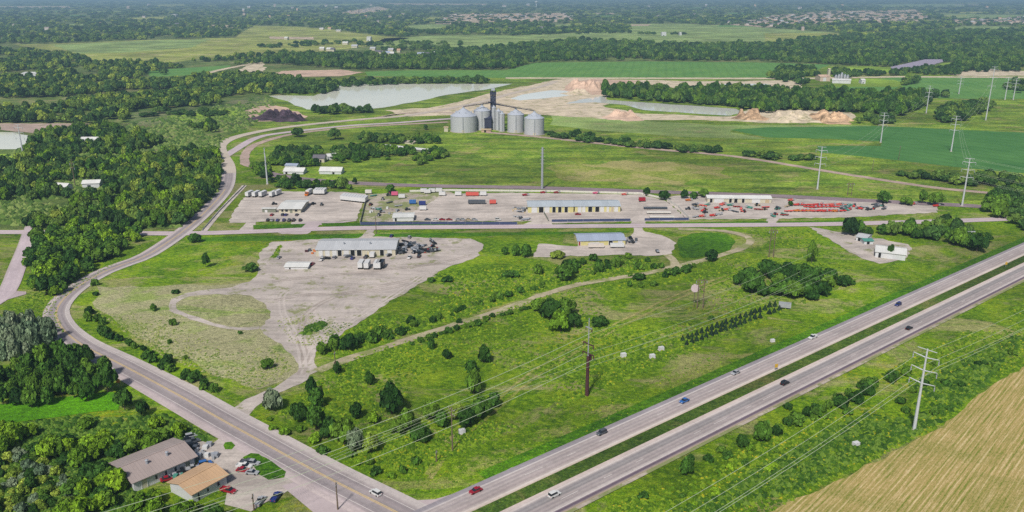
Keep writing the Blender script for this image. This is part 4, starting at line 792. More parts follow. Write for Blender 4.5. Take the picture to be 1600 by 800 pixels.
# ------------------------------------------------------------------ buildings
def frame_of(p1, p2, base=0):
    a = G(*p1); b = G(*p2); d = b - a; return a, math.atan2(d.y, d.x), d.length
def shed(name, label, cat, p1, p2, eave, depth, roofmat, wallmat, rise=1.2, doors=(), windows=(), group=None, over=.4, flat=False, vents=0, ridge='along', gable_doors=()):
    a, rz, w = frame_of(p1, p2); t = thing(name, label, cat, (a.x, a.y, 0), rz, group); d = depth
    wl = MB()
    if flat: wl.box(0, w, 0, d, -.2, eave)
    else: wl.prism([(0, -.2), (d, -.2), (d, eave), (d / 2, eave + rise - .05), (0, eave)], 0, w); wl.v = [(y, x, z) for x, y, z in wl.v]; wl.f = [tuple(reversed(f)) for f in wl.f]
    wl.build('wall', wallmat, t)
    rf = MB(); o = over; th = .14
    if flat: rf.box(-o, w + o, -o, d + o, eave + .01, eave + .25)
    else:
        s = rise / (d / 2)
        for sg in (0, 1):
            y0, y1 = (-o, d / 2) if sg == 0 else (d + o, d / 2); z0 = eave - s * o; z1 = eave + rise
            n = len(rf.v); rf.v += [(-o, y0, z0), (w + o, y0, z0), (w + o, y1, z1), (-o, y1, z1), (-o, y0, z0 + th), (w + o, y0, z0 + th), (w + o, y1, z1 + th), (-o, y1, z1 + th)]
            rf.f += [tuple(n + i for i in q) for q in ((0, 3, 2, 1), (4, 5, 6, 7), (0, 1, 5, 4), (1, 2, 6, 5), (2, 3, 7, 6), (3, 0, 4, 7))]
        rf.box(-o, w + o, d / 2 - .25, d / 2 + .25, eave + rise + th - .04, eave + rise + th + .06)
    r_ = rf.build('roof', roofmat, t)
    for i in range(vents):
        x = w * (i + 1) / (vents + 1); MB().lathe([(.35, eave + .1), (.35, eave + rise + .5), (.5, eave + rise + .55), (.1, eave + rise + .8)], 10, (x, d * .3)).build('vent', M['steel'], r_)
    for q in doors:
        x0, x1, h, mt = q[:4]; z0 = q[4] if len(q) > 4 else 0
        m = MB(); m.box(x0 * w, x1 * w, -.10, .02, z0, z0 + h); dd = m.build('door' if z0 == 0 else 'window', M[mt], t)  # black ones are flat panels coloured as shaded openings
        if w > 15 and z0 == 0: f = MB(); f.box(x0 * w - .18, x0 * w, -.15, .02, 0, h + .18); f.box(x1 * w, x1 * w + .18, -.15, .02, 0, h + .18); f.box(x0 * w - .18, x1 * w + .18, -.15, .02, h, h + .18); f.build('frame', M['white'], dd)
    for q in gable_doors:
        y0, y1, z0, h, mt = q; MB().box(w - .02, w + .1, y0 * d, y1 * d, z0, z0 + h).build('window', M[mt], t)
    return t
M['roof_grey'] = ribbed('grey_metal_roof', 'cdd1d6', 1.0); M['roof_blue'] = ribbed('pale_blue_roof', 'b2bfd6', 1.0); M['roof_sky'] = ribbed('sky_grey_roof', 'c2cdd6', 1.0)
M['roof_white'] = ribbed('white_roof', 'eceeec', 1.0, var=.05); M['roof_brown'] = ribbed('mauve_brown_roof', 'b6a8a4', .9, var=.07); M['roof_tan'] = ribbed('orange_tan_roof', 'd8b590', .9, var=.09)
M['wall_white'] = ribbed('white_ribbed_wall', 'e4e8ec', .5, var=.08); M['wall_yellow'] = ribbed('yellow_ribbed_wall', 'e4dc9c', .5, var=.06); M['wall_cream'] = ribbed('cream_ribbed_wall', 'dcd6c0', .5, var=.06)
M['roof_dark'] = ribbed('dark_roof', '7a7880', .6)
def tx(x, a, b): return (x - a) / (b - a)
B = lambda x0, x1, a, b, h, m, z=0: (tx(x0, a, b), tx(x1, a, b), h, m, z)
def dep(x, yf, yb, eave): return G(x, yb, eave).y - G(x, yf).y
e1 = hm(556, 400, 390)
shed('metal_building', 'long white metal warehouse with pale grey roof and dark open bays in the front lot', 'warehouse', (494, 400.5), (618, 399.5), e1, dep(556, 400, 373, e1), M['roof_grey'], M['wall_cream'], 1.5,
     [B(499, 504, 494, 618, 3, 'white'), B(509, 515, 494, 618, 3, 'white'), B(520, 526, 494, 618, 3, 'white'), B(528, 534, 494, 618, 3.3, 'black'), B(538, 545, 494, 618, 3, 'white'), B(548, 554.5, 494, 618, 3.3, 'black'), B(558, 565, 494, 618, 3.3, 'black'), B(573, 577, 494, 618, 2.4, 'cream'), B(594, 600, 494, 618, 3.3, 'black'), B(606, 612, 494, 618, 3, 'white')], vents=2)
e = hm(940, 384, 376.5)
shed('yellow_building', 'yellow walled metal building with pale blue roof beside the property corner', 'warehouse', (903, 384), (977, 382.5), e, dep(940, 383, 364, e), M['roof_blue'], M['wall_yellow'], 1.2,
     [B(904, 906.5, 903, 977, 2.4, 'brick'), B(922, 936, 903, 977, 1.5, 'white'), B(951, 957, 903, 977, 2.3, 'black'), B(966, 972, 903, 977, 2.2, 'white')], gable_doors=[(.2, .5, 0, 2.5, 'white')])
e = hm(860, 332, 322.5)
shed('metal_building', 'cream walled warehouse with blue-grey roof and four dark bays in the north lot', 'warehouse', (825, 332.5), (896, 332), e, dep(860, 332, 313, e), M['roof_sky'], M['wall_yellow'], 1.3,
     [B(831, 839, 825, 896, 3.6, 'white'), B(842, 849, 825, 896, 3.4, 'black'), B(851, 858, 825, 896, 3.6, 'white'), B(863, 868, 825, 896, 3.6, 'black'), B(872, 877, 825, 896, 3.6, 'black'), B(882, 887, 825, 896, 3.6, 'black')])
shed('metal_building', 'eastern half of the north lot warehouse with white doors and two dark bays', 'warehouse', (898, 331.5), (969, 331), e * .95, dep(930, 331, 312, e), M['roof_sky'], M['wall_yellow'], 1.2,
     [B(903, 908, 898, 969, 3.4, 'white'), B(910, 914, 898, 969, 3.4, 'white'), B(919, 925, 898, 969, 3.4, 'black'), B(930, 936, 898, 969, 3.5, 'black'), B(938, 943, 898, 969, 3, 'white'), B(948, 951, 898, 969, 3, 'white'), B(955, 958, 898, 969, 3, 'tan'), B(960, 965, 898, 969, 3, 'white')])
e = hm(452, 333, 326)
shed('office_building', 'low office with white sloping roof and grey porch in the northwest lot', 'office', (436, 333), (470, 333), e, dep(452, 333, 313, e), M['roof_white'], M['wall_cream'], 1.0,
     [B(453, 457, 436, 470, 2.6, 'fence_grey'), B(440, 443, 436, 470, 1.4, 'glass', .9), B(446, 450, 436, 470, 1.4, 'glass', .9), B(461, 465, 436, 470, 1.4, 'glass', .9)], over=.9)
shed('annex', 'small flat white annex beside the northwest lot office', 'annex', (410, 332), (431, 332), 2.2, dep(420, 332, 325, 2.2), M['roof_white'], M['fence_grey'], .3, [B(414, 418, 410, 431, 1.5, 'white')], flat=True)
e = hm(1155, 317, 310)
shed('metal_building', 'very long white shed with black open bays behind the red equipment', 'warehouse', (1105, 316.5), (1205, 317.5), e, dep(1155, 317, 305.5, e), M['roof_white'], M['wall_cream'], 1.0,
     [B(1109, 1113, 1105, 1205, 2.8, 'black'), B(1116, 1130, 1105, 1205, 2.6, 'white'), B(1139, 1143, 1105, 1205, 3, 'black'), B(1147, 1152, 1105, 1205, 3, 'black'), B(1159, 1163, 1105, 1205, 3, 'black'), B(1175, 1187, 1105, 1205, 2.6, 'white'), B(1195, 1202, 1105, 1205, 2.4, 'tan')])
shed('storage_building', 'plain white box shaped store just inside the navy fence', 'store', (614, 346), (646, 345.5), hm(630, 346, 340), dep(630, 346, 333.5, 1.9), M['roof_white'], M['white'], .4, [B(617, 620, 614, 646, 1.7, 'black')])
shed('storage_building', 'low white tent-like store at the near edge of the front lot', 'store', (445, 421), (481, 421), hm(463, 421, 417), dep(463, 421, 409, 1.3), M['roof_white'], M['white'], .6, [B(452, 454, 445, 481, 1.0, 'black')])
shed('metal_building', 'white roofed shed with striped wall at the eastern gravel corner', 'shed', (1367, 402), (1414, 407.5), 2.9, 12, M['roof_white'], M['wall_white'], 1.2, [B(1372, 1376, 1367, 1414, 2.4, 'black'), B(1380, 1386, 1367, 1414, 2.2, 'white')])
shed('small_shed', 'small lilac-grey roofed shed behind the eastern gravel corner shed', 'shed', (1337, 376), (1353, 379), 2.2, 8, M['roof_grey'], M['wall_white'], .8, [(.2, .5, 1.8, 'black', 0)])
shed('small_shed', 'little shed with faded green roof beside the grey roofed one', 'shed', (1350, 382), (1364, 382), 1.8, 5, M['teal'], M['wall_white'], .5, [(.3, .6, 1.5, 'black', 0)])
hs = shed('tiny_house', 'tiny two storey white house with teal panel under dark trees by the highway', 'house', (1504, 381), (1525, 380), 4.4, 5, M['roof_grey'], M['wall_white'], 1.0, [(.25, .42, .9, 'glass', 2.8), (.62, .8, .9, 'glass', 2.8), (.45, .85, 1.1, 'teal', .5), (.1, .28, 1.9, 'salmon', 0)])
fl, fr, bl = (211, 769), (305, 729), (188, 740); dd = (G(*bl) - G(*fl)).length
shed('metal_shed', 'long shed with mauve-brown roof and white walls in the roadside yard', 'shed', fl, fr, 3.2, 12.5, M['roof_brown'], M['wall_white'], 1.5, [(.12, .2, 2.6, 'wall_cream', 0), (.34, .37, 1, 'glass', 1.2), (.5, .53, 1, 'glass', 1.2), (.66, .69, 1, 'glass', 1.2), (.84, .92, 2.4, 'fence_grey', 0)], over=.8, vents=2)
shed('metal_shed', 'shorter shed with orange-tan roof and white walls in the roadside yard', 'shed', (302, 787), (355, 757), 2.9, 9.0, M['roof_tan'], M['wall_white'], 1.2, [(.15, .19, 2, 'black', 0), (.42, .46, .9, 'glass', 1.1), (.72, .78, .9, 'glass', 1.1)], over=.6)
shed('farm_shed', 'long white shed with blue roof panel in the railway farmyard', 'shed', (443, 272), (474, 272.5), 2.0, 9, M['roof_white'], M['wall_white'], 1.8, [(.1, .2, 1.6, 'black', 0)])
shed('farm_shed', 'pale blue roofed lean-to standing against the long white farmyard shed', 'shed', (446, 266.5), (464, 267), 3.8, 6, M['roof_blue'], M['wall_white'], .8)
shed('farm_shed', 'white arched looking shed east of the blue roofed farmyard shed', 'shed', (499, 272), (533, 272.5), 2.2, 9, M['roof_white'], M['wall_white'], 2.0, [(.6, .7, 1.6, 'black', 0)])
shed('farm_shed', 'small white shed at the back of the railway farmyard', 'shed', (513, 250), (530, 248.5), 2.6, 8, M['roof_white'], M['wall_white'], 1.4, [(.4, .6, 1.8, 'black', 0)])
shed('farmhouse', 'brownish farmhouse among the trees of the railway farmyard', 'house', (489, 254), (507, 254), 3.2, 8, M['roof_dark'], M['wall_cream'], 2.0, [(.2, .3, 1.2, 'glass', 1), (.6, .75, 2, 'black', 0)])
shed('long_shed', 'very long low white poultry-like shed in the brush west of the silos', 'shed', (598, 231), (672, 239), 1.6, 7, M['roof_white'], M['fence_grey'], .5)
for a_, b_, e_, d_, rf, lb in [((545, 231), (555, 232), 2, 7, 'roof_grey', 'small pale hut at the west end of the brush clearing'), ((628, 224), (645, 226), 1.5, 8, 'concrete_wall', 'flat pale slab building in the brush clearing'), ((660, 223), (674, 222), 1.2, 8, 'concrete_wall', 'low tan platform at the east end of the brush clearing')]:
    shed('hut', lb, 'hut', a_, b_, e_, d_, M[rf], M['wall_cream'], .5)
for a_, b_, e_, d_, lb in [((126, 223), (152, 223), 2.8, 7, 'white trailer home in the small clearing of the western wood'), ((33, 120.5), (59, 120.5), 5, 25, 'long white barn far away on the western side'), ((86, 299), (104, 300), 3.4, 6, 'round-topped white store in the dark gap of the western wood'), ((129, 295), (156, 294), 3.4, 7, 'long white store beside the dark gap of the western wood'), ((1253, 130), (1259, 130), 5, 10, 'small white house beneath the trees by the far crop field'), ((1346, 131), (1352, 131), 5, 10, 'lone white shed on the lime green field'), ((268, 26.5), (275, 26.5), 12, 60, 'pale hall in the distant western woodland'), ((573, 64), (579, 64), 9, 26, 'white barn at the tip of the pale green field'), ((1034, 56), (1041, 56), 9, 20, 'white farmhouse between two tree clumps in the pale field'), ((427, 30) and (1062, 55.5), (1065, 55.5), 8, 20, 'small white barn east of the white farmhouse')]:
    shed('white_building', lb, 'building', a_, b_, e_, d_, M['roof_white'], M['wall_white'], 1.5, [(.3, .5, 2.0, 'glass', .3)])
for i, (x, y, w, rf) in enumerate([(499, 79, 7, 'roof_white'), (510, 80, 9, 'roof_white'), (516, 80.5, 6, 'roof_dark'), (535, 70, 8, 'roof_white'), (549, 75, 9, 'roof_grey'), (585, 84.5, 10, 'roof_dark'), (597, 86, 12, 'roof_blue'), (606, 81, 8, 'roof_grey'), (609, 87, 6, 'roof_white'), (620, 82, 5, 'roof_tan'), (652, 88, 10, 'roof_blue'), (664, 88, 7, 'roof_dark'), (672, 87, 9, 'roof_white'), (578, 79, 8, 'roof_grey'), (444, 62, 5, 'roof_white'), (499, 47, 6, 'roof_white'), (512, 46, 5, 'roof_tan'), (525, 50, 7, 'roof_grey')]):
    k = mpp(y); shed('farm_building', ['white roofed', 'grey roofed', 'dark roofed', 'bluish roofed', 'tan roofed'][['roof_white', 'roof_grey', 'roof_dark', 'roof_blue', 'roof_tan'].index(rf)] + ' farmstead building scattered beyond the dark tree belt', 'farm building', (x, y), (x + w, y + .02), 4.5, 14, M[rf], M['wall_cream'], 3, group='farmstead buildings beyond the tree belt')
# bare strip and far subdivisions
M['h1'] = plain('house_wall_tan', 'd8c6b4', .8); M['h2'] = plain('house_wall_pale', 'e4dcd4', .8)
def house_mesh(sd, roof):
    r = random.Random(sd); w, d, h, q = r.uniform(12, 18), r.uniform(10, 14), r.uniform(5, 7), r.uniform(2.5, 4); m = MB()
    m.box(0, w, 0, d, 0, h); n = len(m.f); m.prism([(-.6, h - .2), (d + .6, h - .2), (d / 2, h + q)], -.5, w + .5)
    for i in range(8, len(m.v)): x, y, z = m.v[i]; m.v[i] = (y, x, z)
    me = m.mesh('house', M['h1' if sd % 2 else 'h2']); me.materials.append(M[roof])
    for i, p in enumerate(me.polygons): p.material_index = 0 if i < n else 1
    return me
HM = [house_mesh(i, rf) for i, rf in enumerate(['roof_dark', 'roof_tan', 'roof_brown', 'roof_grey', 'roof_dark', 'roof_brown'])]
for SUBD, n, lb, g in [([(683, 33), (700, 23), (880, 21), (900, 31), (860, 34)], 60, 'house of the far suburb beyond the pale green field', 'suburban houses beyond the pale field'), ([(1150, 38), (1215, 25), (1300, 18), (1420, 17), (1450, 27), (1420, 36), (1300, 33), (1200, 42)], 120, 'house of the wide pinkish suburb near the horizon', 'houses of the wide pinkish suburb'), ([(1490, 37), (1500, 31), (1605, 28), (1605, 37)], 30, 'house of the suburb strip at the far eastern edge', 'houses of the far eastern strip'), ([(530, 20), (590, 11), (610, 15), (560, 22)], 22, 'house of the small far settlement in the woodland', 'houses of the small far settlement')]:
    xs = [p[0] for p in SUBD]; ys = [p[1] for p in SUBD]; k = 0
    while k < n:
        x = random.uniform(min(xs), max(xs)); y = random.uniform(min(ys), max(ys))
        if not inpoly([x], [y], SUBD)[0]: continue
        g_ = G(x, y); o = link('house', HM[k % 6]); o.location = (g_.x, g_.y, 0); o.rotation_euler = (0, 0, random.choice((0, 1.57, .3, -.4))); props(o, lb, 'house', g); k += 1
for i in range(46):
    x = random.uniform(0, 1590); y = random.choice((9, 11, 14, 18, 24, 28, 36, 41, 47)) + random.uniform(-1, 1); k = mpp(y); w = random.uniform(3, 6)
    if inpoly([x], [y], [(660, 34), (700, 20), (910, 20), (910, 35)])[0] or inpoly([x], [y], [(1130, 44), (1200, 16), (1470, 16), (1470, 44)])[0]: continue
    g_ = G(x, y); o = link('distant_building', HM[i % 6]); q = w * k / 15; o.location = (g_.x, g_.y, 0); o.scale = (q, q, 1.3 if y > 20 else 2.4); props(o, 'pale building in the hazy distant woodland', 'building', 'pale buildings in the distant woodland')
# grain silos
M['bin'] = plain('corrugated_bin', 'c6cad0', .45, k=.62, var=.07); M['bin_roof'] = plain('bin_roof', 'bec6d4', .45, k=.62); M['conv_grey'] = plain('tower_cladding', '5a6078', .6); M['conv'] = plain('dark_conveyor', '3c4058', .6)
def corrug(r, z0, z1, k=36, n=16):
    m = MB(); prof = []
    for i in range(n): z = z0 + (z1 - z0) * i / n; q = (z1 - z0) / n; prof += [(r, z), (r + .12, z + q * .5)]
    prof.append((r, z1)); m.lathe(prof, k); return m
def silo(x, y, wpx, yeave, ypeak, label, group=None, hop=False):
    g = G(x, y); s = mpp(y); r = wpx * s / 2; H1 = hm(x, y, yeave); H2 = H1 + r * .55; t = thing('grain_bin', label, 'grain bin', (g.x, g.y + r, 0), 0, group)
    corrug(r, .3, H1).build('wall', M['bin'], t)
    MB().lathe([(r + .25, H1 - .1), (r * .5, H1 + (H2 - H1) * .52), (1.0, H2), (1.0, H2 + .8), (.2, H2 + 1.0)], 36).build('roof', M['bin_roof'], t)
    MB().lathe([(r + .8, -.1), (r + .8, .3)], 28).build('base', M['concrete_wall'], t)
    m = MB(); m.box(-.35, .35, -r - .6, -r - .1, .3, H1); m.build('ladder', M['steel'], t)
    if r > 5: MB().box(-1, 1, -r - .18, -r + .4, .4, 2.6).build('door', M['cream'], t)
    for i in range(8):
        if r < 4: break
        an = i * .785 + .3; q = r * .62; MB().box(q * math.cos(an) - .5, q * math.cos(an) + .5, q * math.sin(an) - .5, q * math.sin(an) + .5, H1 + .5, H1 + (H2 - H1) * .52 + .2).build('vent', M['bin_roof'], t)
    return t, g, r, H1, H2
sA = silo(723.5, 208, 41, 183, 163, 'largest grain bin with wide cone roof at the west end')
sB = silo(753, 204, 26, 174, 164, 'large grain bin half hidden behind the widest one')
sC = silo(772, 203, 7, 168, 166, 'tall thin silver bin beside the dark elevator tower')
sD = silo(784.5, 206, 8, 178, 172, 'narrow tall bin just west of the middle bin')
sE = silo(806, 208, 26, 180, 169, 'middle sized grain bin with seven roof vents')
sF = silo(835, 212, 31, 186, 174, 'easternmost grain bin nearest the access road')
sG = silo(779, 204, 9, 174, 169, 'thin bin behind the narrow tall bin')
g = G(770.5, 204); t = thing('elevator_tower', 'dark blue-grey elevator tower rising above the grain bins', 'elevator', (g.x, g.y + 8, 0)); Ht = hm(771, 204, 143)
m = MB(); wt = 2.3
for sx in (-wt, wt):
    for sy in (-wt, wt): m.tube((sx, sy, 0), (sx, sy, Ht), .28, k=6)
n_ = 9
for i in range(n_):
    z0 = Ht * i / n_; z1 = Ht * (i + 1) / n_
    for a, b in (((-wt, -wt), (wt, -wt)), ((wt, -wt), (wt, wt)), ((wt, wt), (-wt, wt)), ((-wt, wt), (-wt, -wt))): m.tube((*a, z0), (*b, z1), .14, k=4); m.tube((*b, z0), (*a, z1), .14, k=4); m.tube((*a, z1), (*b, z1), .16, k=4)
m.build('lattice', M['conv'], t); MB().box(-2.1, 2.1, -1.9, 1.9, Ht * .12, Ht * .86).build('cladding', M['conv_grey'], t); MB().box(-1.3, -.1, -1.2, 1.2, 0, Ht + 1).build('bucket_leg', M['conv'], t); MB().box(.2, 1.3, -1.0, 1.0, 0, Ht - 3).build('bucket_leg', M['conv'], t)
MB().box(-2.9, 2.9, -2.7, 2.7, Ht - 3.4, Ht - 1.4).build('head_house', M['conv'], t); MB().box(-1.7, 1.7, -1.5, 1.5, Ht - .2, Ht + 2).build('head', M['bin_roof'], t)
def spout(a, b, lb, r=.35):
    t = thing('conveyor', lb, 'conveyor', a); b = Vector(b) - Vector(a); m = MB(); m.tube((0, 0, 0), tuple(b), r, k=6); m.build('tube', M['conv'], t)
    m = MB(); u = b.normalized()
    for i in range(8): p = b * (i / 8); q = b * ((i + 1) / 8); m.tube((p.x, p.y - .9, p.z + 1.2 * (i % 2)), (q.x, q.y - .9, q.z + 1.2 * ((i + 1) % 2)), .1, k=4); m.tube((p.x, p.y - .9, p.z + 1.2), (q.x, q.y - .9, q.z + 1.2), .1, k=4)
    m.build('truss', M['conv'], t)
ty = g.y + 5
for s_, lb in ((sA, 'long dark conveyor from the elevator tower to the widest bin'), (sB, 'short conveyor to the half hidden bin'), (sE, 'dark conveyor from the tower to the middle bin'), (sF, 'conveyor reaching over to the easternmost bin')):
    gg, r_, h1_, h2_ = s_[1:]; spout((g.x, ty, h2_ + 4), (gg.x, gg.y + r_, h2_ + 1.2), lb)
shed('bin_office', 'dark machinery house between the grain bins', 'machine house', (757, 204), (768, 204), 11, 8, M['conv'], M['conv'], 1.5, [(.3, .6, 3, 'black', 0)])
shed('bin_office', 'low pinkish loading shed at the foot of the elevator tower', 'loading shed', (752, 207), (767, 207), 2.4, 5, M['tan'], M['sand_pink'], .5, [(.3, .5, 2, 'black', 0)])
shed('bin_office', 'small tan pump house on the west side of the grain bins', 'hut', (694, 206), (700, 206), 4, 3, M['tan'], M['wall_cream'], .6)
# distant plant by the crop field
shed('plant_building', 'pinkish plant hall beside the far crop field', 'plant hall', (1281, 127), (1297, 127), hm(1288, 127, 120), 20, M['sand_pink'], M['h1'], 2, [(.3, .6, 5, 'white', 0)])
shed('plant_building', 'tall narrow cream tower of the far plant', 'tower', (1294, 118), (1297, 118), hm(1295, 118, 108), 6, M['cream'], M['wall_cream'], 1)
shed('plant_building', 'low white hall in front of the far plant bins', 'plant hall', (1300, 130), (1329, 131), 4.5, 12, M['roof_white'], M['wall_white'], 1.5)
for i, (x, w, yt) in enumerate([(1306, 4, 119), (1310.5, 4, 118), (1315, 4, 115.5), (1320, 4, 118), (1324.5, 4, 119)]): silo(x, 128, w, yt, yt, ['westmost cream bin of the far plant', 'second cream bin of the far plant', 'tallest cream bin of the far plant', 'fourth cream bin of the far plant', 'eastmost cream bin of the far plant'][i])
g = G(838, 10.5); t = thing('water_tower', 'white water tower on the hazy horizon', 'water tower', (g.x, g.y, 0)); MB().tube((0, 0, 0), (0, 0, 34), 5, 4, 12).build('column', M['white'], t); MB().lathe([(4, 33), (12, 38), (14, 43), (12, 49), (5, 53), (.5, 54)], 20).build('tank', M['white'], t)
# solar field
t = thing('solar_array', 'lilac-grey solar panel field in front of the far tree belt', 'solar field', (0, 0, 0)); sp_ = [(1390, 108), (1446, 95.5), (1478, 95.5), (1462, 100), (1441, 108), (1420, 109)]
M['panel'] = plain('lilac_panel', 'a09aae', .5, var=.05)
Y0, Y1 = G(0, 109).y, G(0, 95.5).y; nr = 26
for i in range(nr):
    Y = Y0 + (Y1 - Y0) * (i + .5) / nr; px = [x for x in range(1385, 1482) if inpoly([x], [PA(0, Y)[1]], sp_)[0]]
    if len(px) < 3: continue
    k = mpp(PA(0, Y)[1]); MB().quad((0, 0, 0), (1, 0, 0), (1, 1, 0), (0, 1, 0)); m = MB(); xa, xb = (px[0] - 800) * k, (px[-1] - 800) * k; dY = (Y1 - Y0) / nr * .42
    n = len(m.v); m.v += [(xa, Y - dY, .6), (xb, Y - dY, .6), (xb, Y + dY, 3.2), (xa, Y + dY, 3.2), (xa, Y - dY, .75), (xb, Y - dY, .75), (xb, Y + dY, 3.35), (xa, Y + dY, 3.35)]
    m.f += [tuple(n + q for q in f) for f in ((0, 3, 2, 1), (4, 5, 6, 7), (0, 1, 5, 4), (1, 2, 6, 5), (2, 3, 7, 6), (3, 0, 4, 7))]; m.build('panel_row', M['panel'], t)

# ------------------------------------------------------------------ pylons, poles, wires
def pylon(x, y, ytop, label, arms=3, azi=hd, group=None, armlen=3.6, r=.5, mat='steel_light', one=False):
    g = G(x, y); H = hm(x, y, ytop); t = thing('steel_pylon', label, 'pylon', (g.x, g.y, 0), azi, group)
    MB().lathe([(r * 1.7, -.1), (r * 1.7, .4)], 12).build('base', M['concrete_wall'], t)
    MB().tube((0, 0, .2), (0, 0, H), r, r * .42, 12).build('shaft', M[mat], t)
    att = []
    MB().tube((0, -armlen * .75, H - .3), (0, armlen * .75, H - .3), .12, k=6).build('crossarm', M[mat], t)
    for i in range(arms):
        z = H - 2.2 - i * (H * .155)
        for sy in ((-1, 1) if not one else (1 if i % 2 else -1,)):
            c = MB(); c.tube((0, 0, z - .5), (0, sy * armlen, z), .20, .11, 6); c.build('crossarm', M[mat], t)
            MB().lathe([(.08, z - 1.7), (.2, z - 1.5), (.1, z - 1.2), (.2, z - .9), (.1, z - .6), (.08, z)], 6, (0, sy * armlen)).build('insulator', M['steel'], t)
            att.append(Vector((g.x - math.sin(azi) * sy * armlen, g.y + math.cos(azi) * sy * armlen, z - 1.7)))
    for sy in (-1, 1): att.append(Vector((g.x - math.sin(azi) * sy * armlen * .75, g.y + math.cos(azi) * sy * armlen * .75, H - .3)))
    return t, att, g, H
def span(name, label, A, Bs, sag=.03, r=.045, group=None):
    c0 = A[0]; t = thing(name, label, 'power line', tuple(c0), 0, group)
    for a, b in zip(A, Bs):
        L = (b - a).length; m = MB(); n = 20; pr = None
        for i in range(n + 1):
            s = i / n; p = a.lerp(b, s) - Vector((0, 0, 4 * sag * L * s * (1 - s))) - c0
            if pr is not None: m.tube(tuple(pr), tuple(p), r, k=4)
            pr = p
        m.build('wire', M['wire'], t)
pyA = pylon(1428, 672, 545, 'tall pale steel pylon with three pairs of arms beside the hay field')
for dv, lb in ((-230, 'wires running southwest from the tall pylon above the ditch'), (260, 'wires running northeast from the tall pylon')):
    span('power_line', lb, [pyA[1][i] for i in (0, 1, 3, 5)], [pyA[1][i] + hu * dv + Vector((0, 0, -1)) for i in (0, 1, 3, 5)], .022, .04)
FAR = [(1503, 322, 247, 'pale steel pylon standing by the railway at the eastern wood'), (1277, 296, 229, 'pale steel pylon between the access road and the red machines'), (1376, 223, 176, 'pylon at the point of the blue-green crop field'), (1486, 237, 181, 'pylon inside the blue-green crop field'), (1447, 177, 134, 'pylon beside the eastern end of the quarry wood'), (1540, 188, 104, 'tall pylon at the top of the olive meadow'), (1498, 147, 119, 'pylon in the middle of the far crop field'), (1570, 156, 120, 'pylon at the far eastern hedge, western one of the pair'), (1583, 156, 122, 'pylon at the far eastern hedge, eastern one of the pair')]
fp = {}
for i, (x, y, yt, lb) in enumerate(FAR): fp[i] = pylon(x, y, yt, lb, azi=R(62), armlen=3.4, r=.55 if i < 4 else .6)
for a, b, lb in ((0, 3, 'wires between the railway pylon and the crop field pylon'), (3, 5, 'wires from the crop field pylon to the tall meadow pylon'), (1, 2, 'wires between the red machine pylon and the crop point pylon'), (2, 4, 'wires from the crop point pylon to the quarry wood pylon'), (4, 6, 'wires from the quarry wood pylon to the far crop pylon')):
    span('power_line', lb, fp[a][1][:6:2], fp[b][1][:6:2], .02, .05)
span('power_line', 'wires from the railway pylon out over the highway', fp[0][1], [p + Vector((190, -190, 0)) for p in fp[0][1]], .02, .03)
pylon(37, 246, 194, 'pale steel pylon in front of the western lake', azi=R(80), r=.6)
pylon(118, 293, 249, 'slim brownish pole rising from the western wood', arms=2, azi=R(80), armlen=1.4, r=.32, mat='wood')
pylon(418, 288, 231, 'pale steel pylon beside the railway farmyard', arms=3, azi=R(5), armlen=2.2, r=.6, one=True)
g = G(847, 295); t = thing('steel_pylon', 'broad pale grey mast behind the north lot warehouse', 'pylon', (g.x, g.y, 0)); Hq = hm(847, 295, 230)
MB().tube((0, 0, -.1), (0, 0, Hq), .85, .6, 12).build('shaft', M['steel'], t)
for i in range(5): MB().tube((-1.3, 0, Hq * (.62 + .08 * i)), (1.3, 0, Hq * (.62 + .08 * i)), .12, k=5).build('crossarm', M['steel'], t)
def wood_pole(x, y, yt, label, arms=2, azi=hd, group=None, al=1.4, mat='wood', name='utility_pole'):
    g = G(x, y); H = hm(x, y, yt); t = thing(name, label, 'pole', (g.x, g.y, 0), azi, group); MB().tube((0, 0, -.2), (0, 0, H), .22, .13, 8).build('shaft', M[mat], t); att = []
    for i in range(arms):
        z = H - .8 - i * 1.6; MB().box(-.08, .08, -al, al, z - .1, z + .1).build('crossarm', M[mat], t)
        for sy in (-al * .92, 0.001, al * .92):
            MB().lathe([(.07, z + .1), (.12, z + .25), (.05, z + .45)], 6, (.0 if sy != 0.001 else .2, sy)).build('insulator', M['steel'], t); att.append(Vector((g.x - math.sin(azi) * sy, g.y + math.cos(azi) * sy, z + .45)))
    return t, att, g, H
wp = wood_pole(707, 704, 636, 'weathered wooden pole with two crossarms in the lower meadow thicket')
# brown pole with its pale upper mast
g = G(917, 618); Hb = hm(917, 618, 556); Hu = hm(917, 618, 497); t = thing('transition_pole', 'thick rust-brown steel pole with thin pale upper mast in the meadow', 'pole', (g.x, g.y, 0), hd)
MB().tube((0, 0, -.1), (0, 0, Hb), .62, .48, 12).build('shaft', M['rust'], t); MB().tube((0, 0, Hb), (0, 0, Hu), .2, .14, 8).build('mast', M['steel'], t); att = []
for z, a_ in ((Hb + .8, 2.4), (Hb + 4.0, 2.2), (Hu - 3.2, 1.3)):
    MB().box(-.15, .15, -a_, a_, z - .15, z + .15).build('crossarm', M['rust'] if z < Hb + 5 else M['steel'], t)
    for sy in (-a_, a_):
        MB().lathe([(.1, z - 1.1), (.24, z - .9), (.1, z - .6), (.24, z - .3), (.1, z)], 7, (0, sy)).build('insulator', M['rust'], t); att.append(Vector((g.x - math.sin(hd) * sy, g.y + math.cos(hd) * sy, z - 1.1)))
MB().box(.45, 1.1, -.5, .5, Hb - 1.6, Hb - .1).build('transformer', M['rust'], t)
span('power_line', 'bright wires dropping southwest from the brown pole over the thicket', att[:2] + att[4:5] + att[3:4], [p + hu * -170 for p in att[:2] + att[4:5] + att[3:4]], .03, .05)
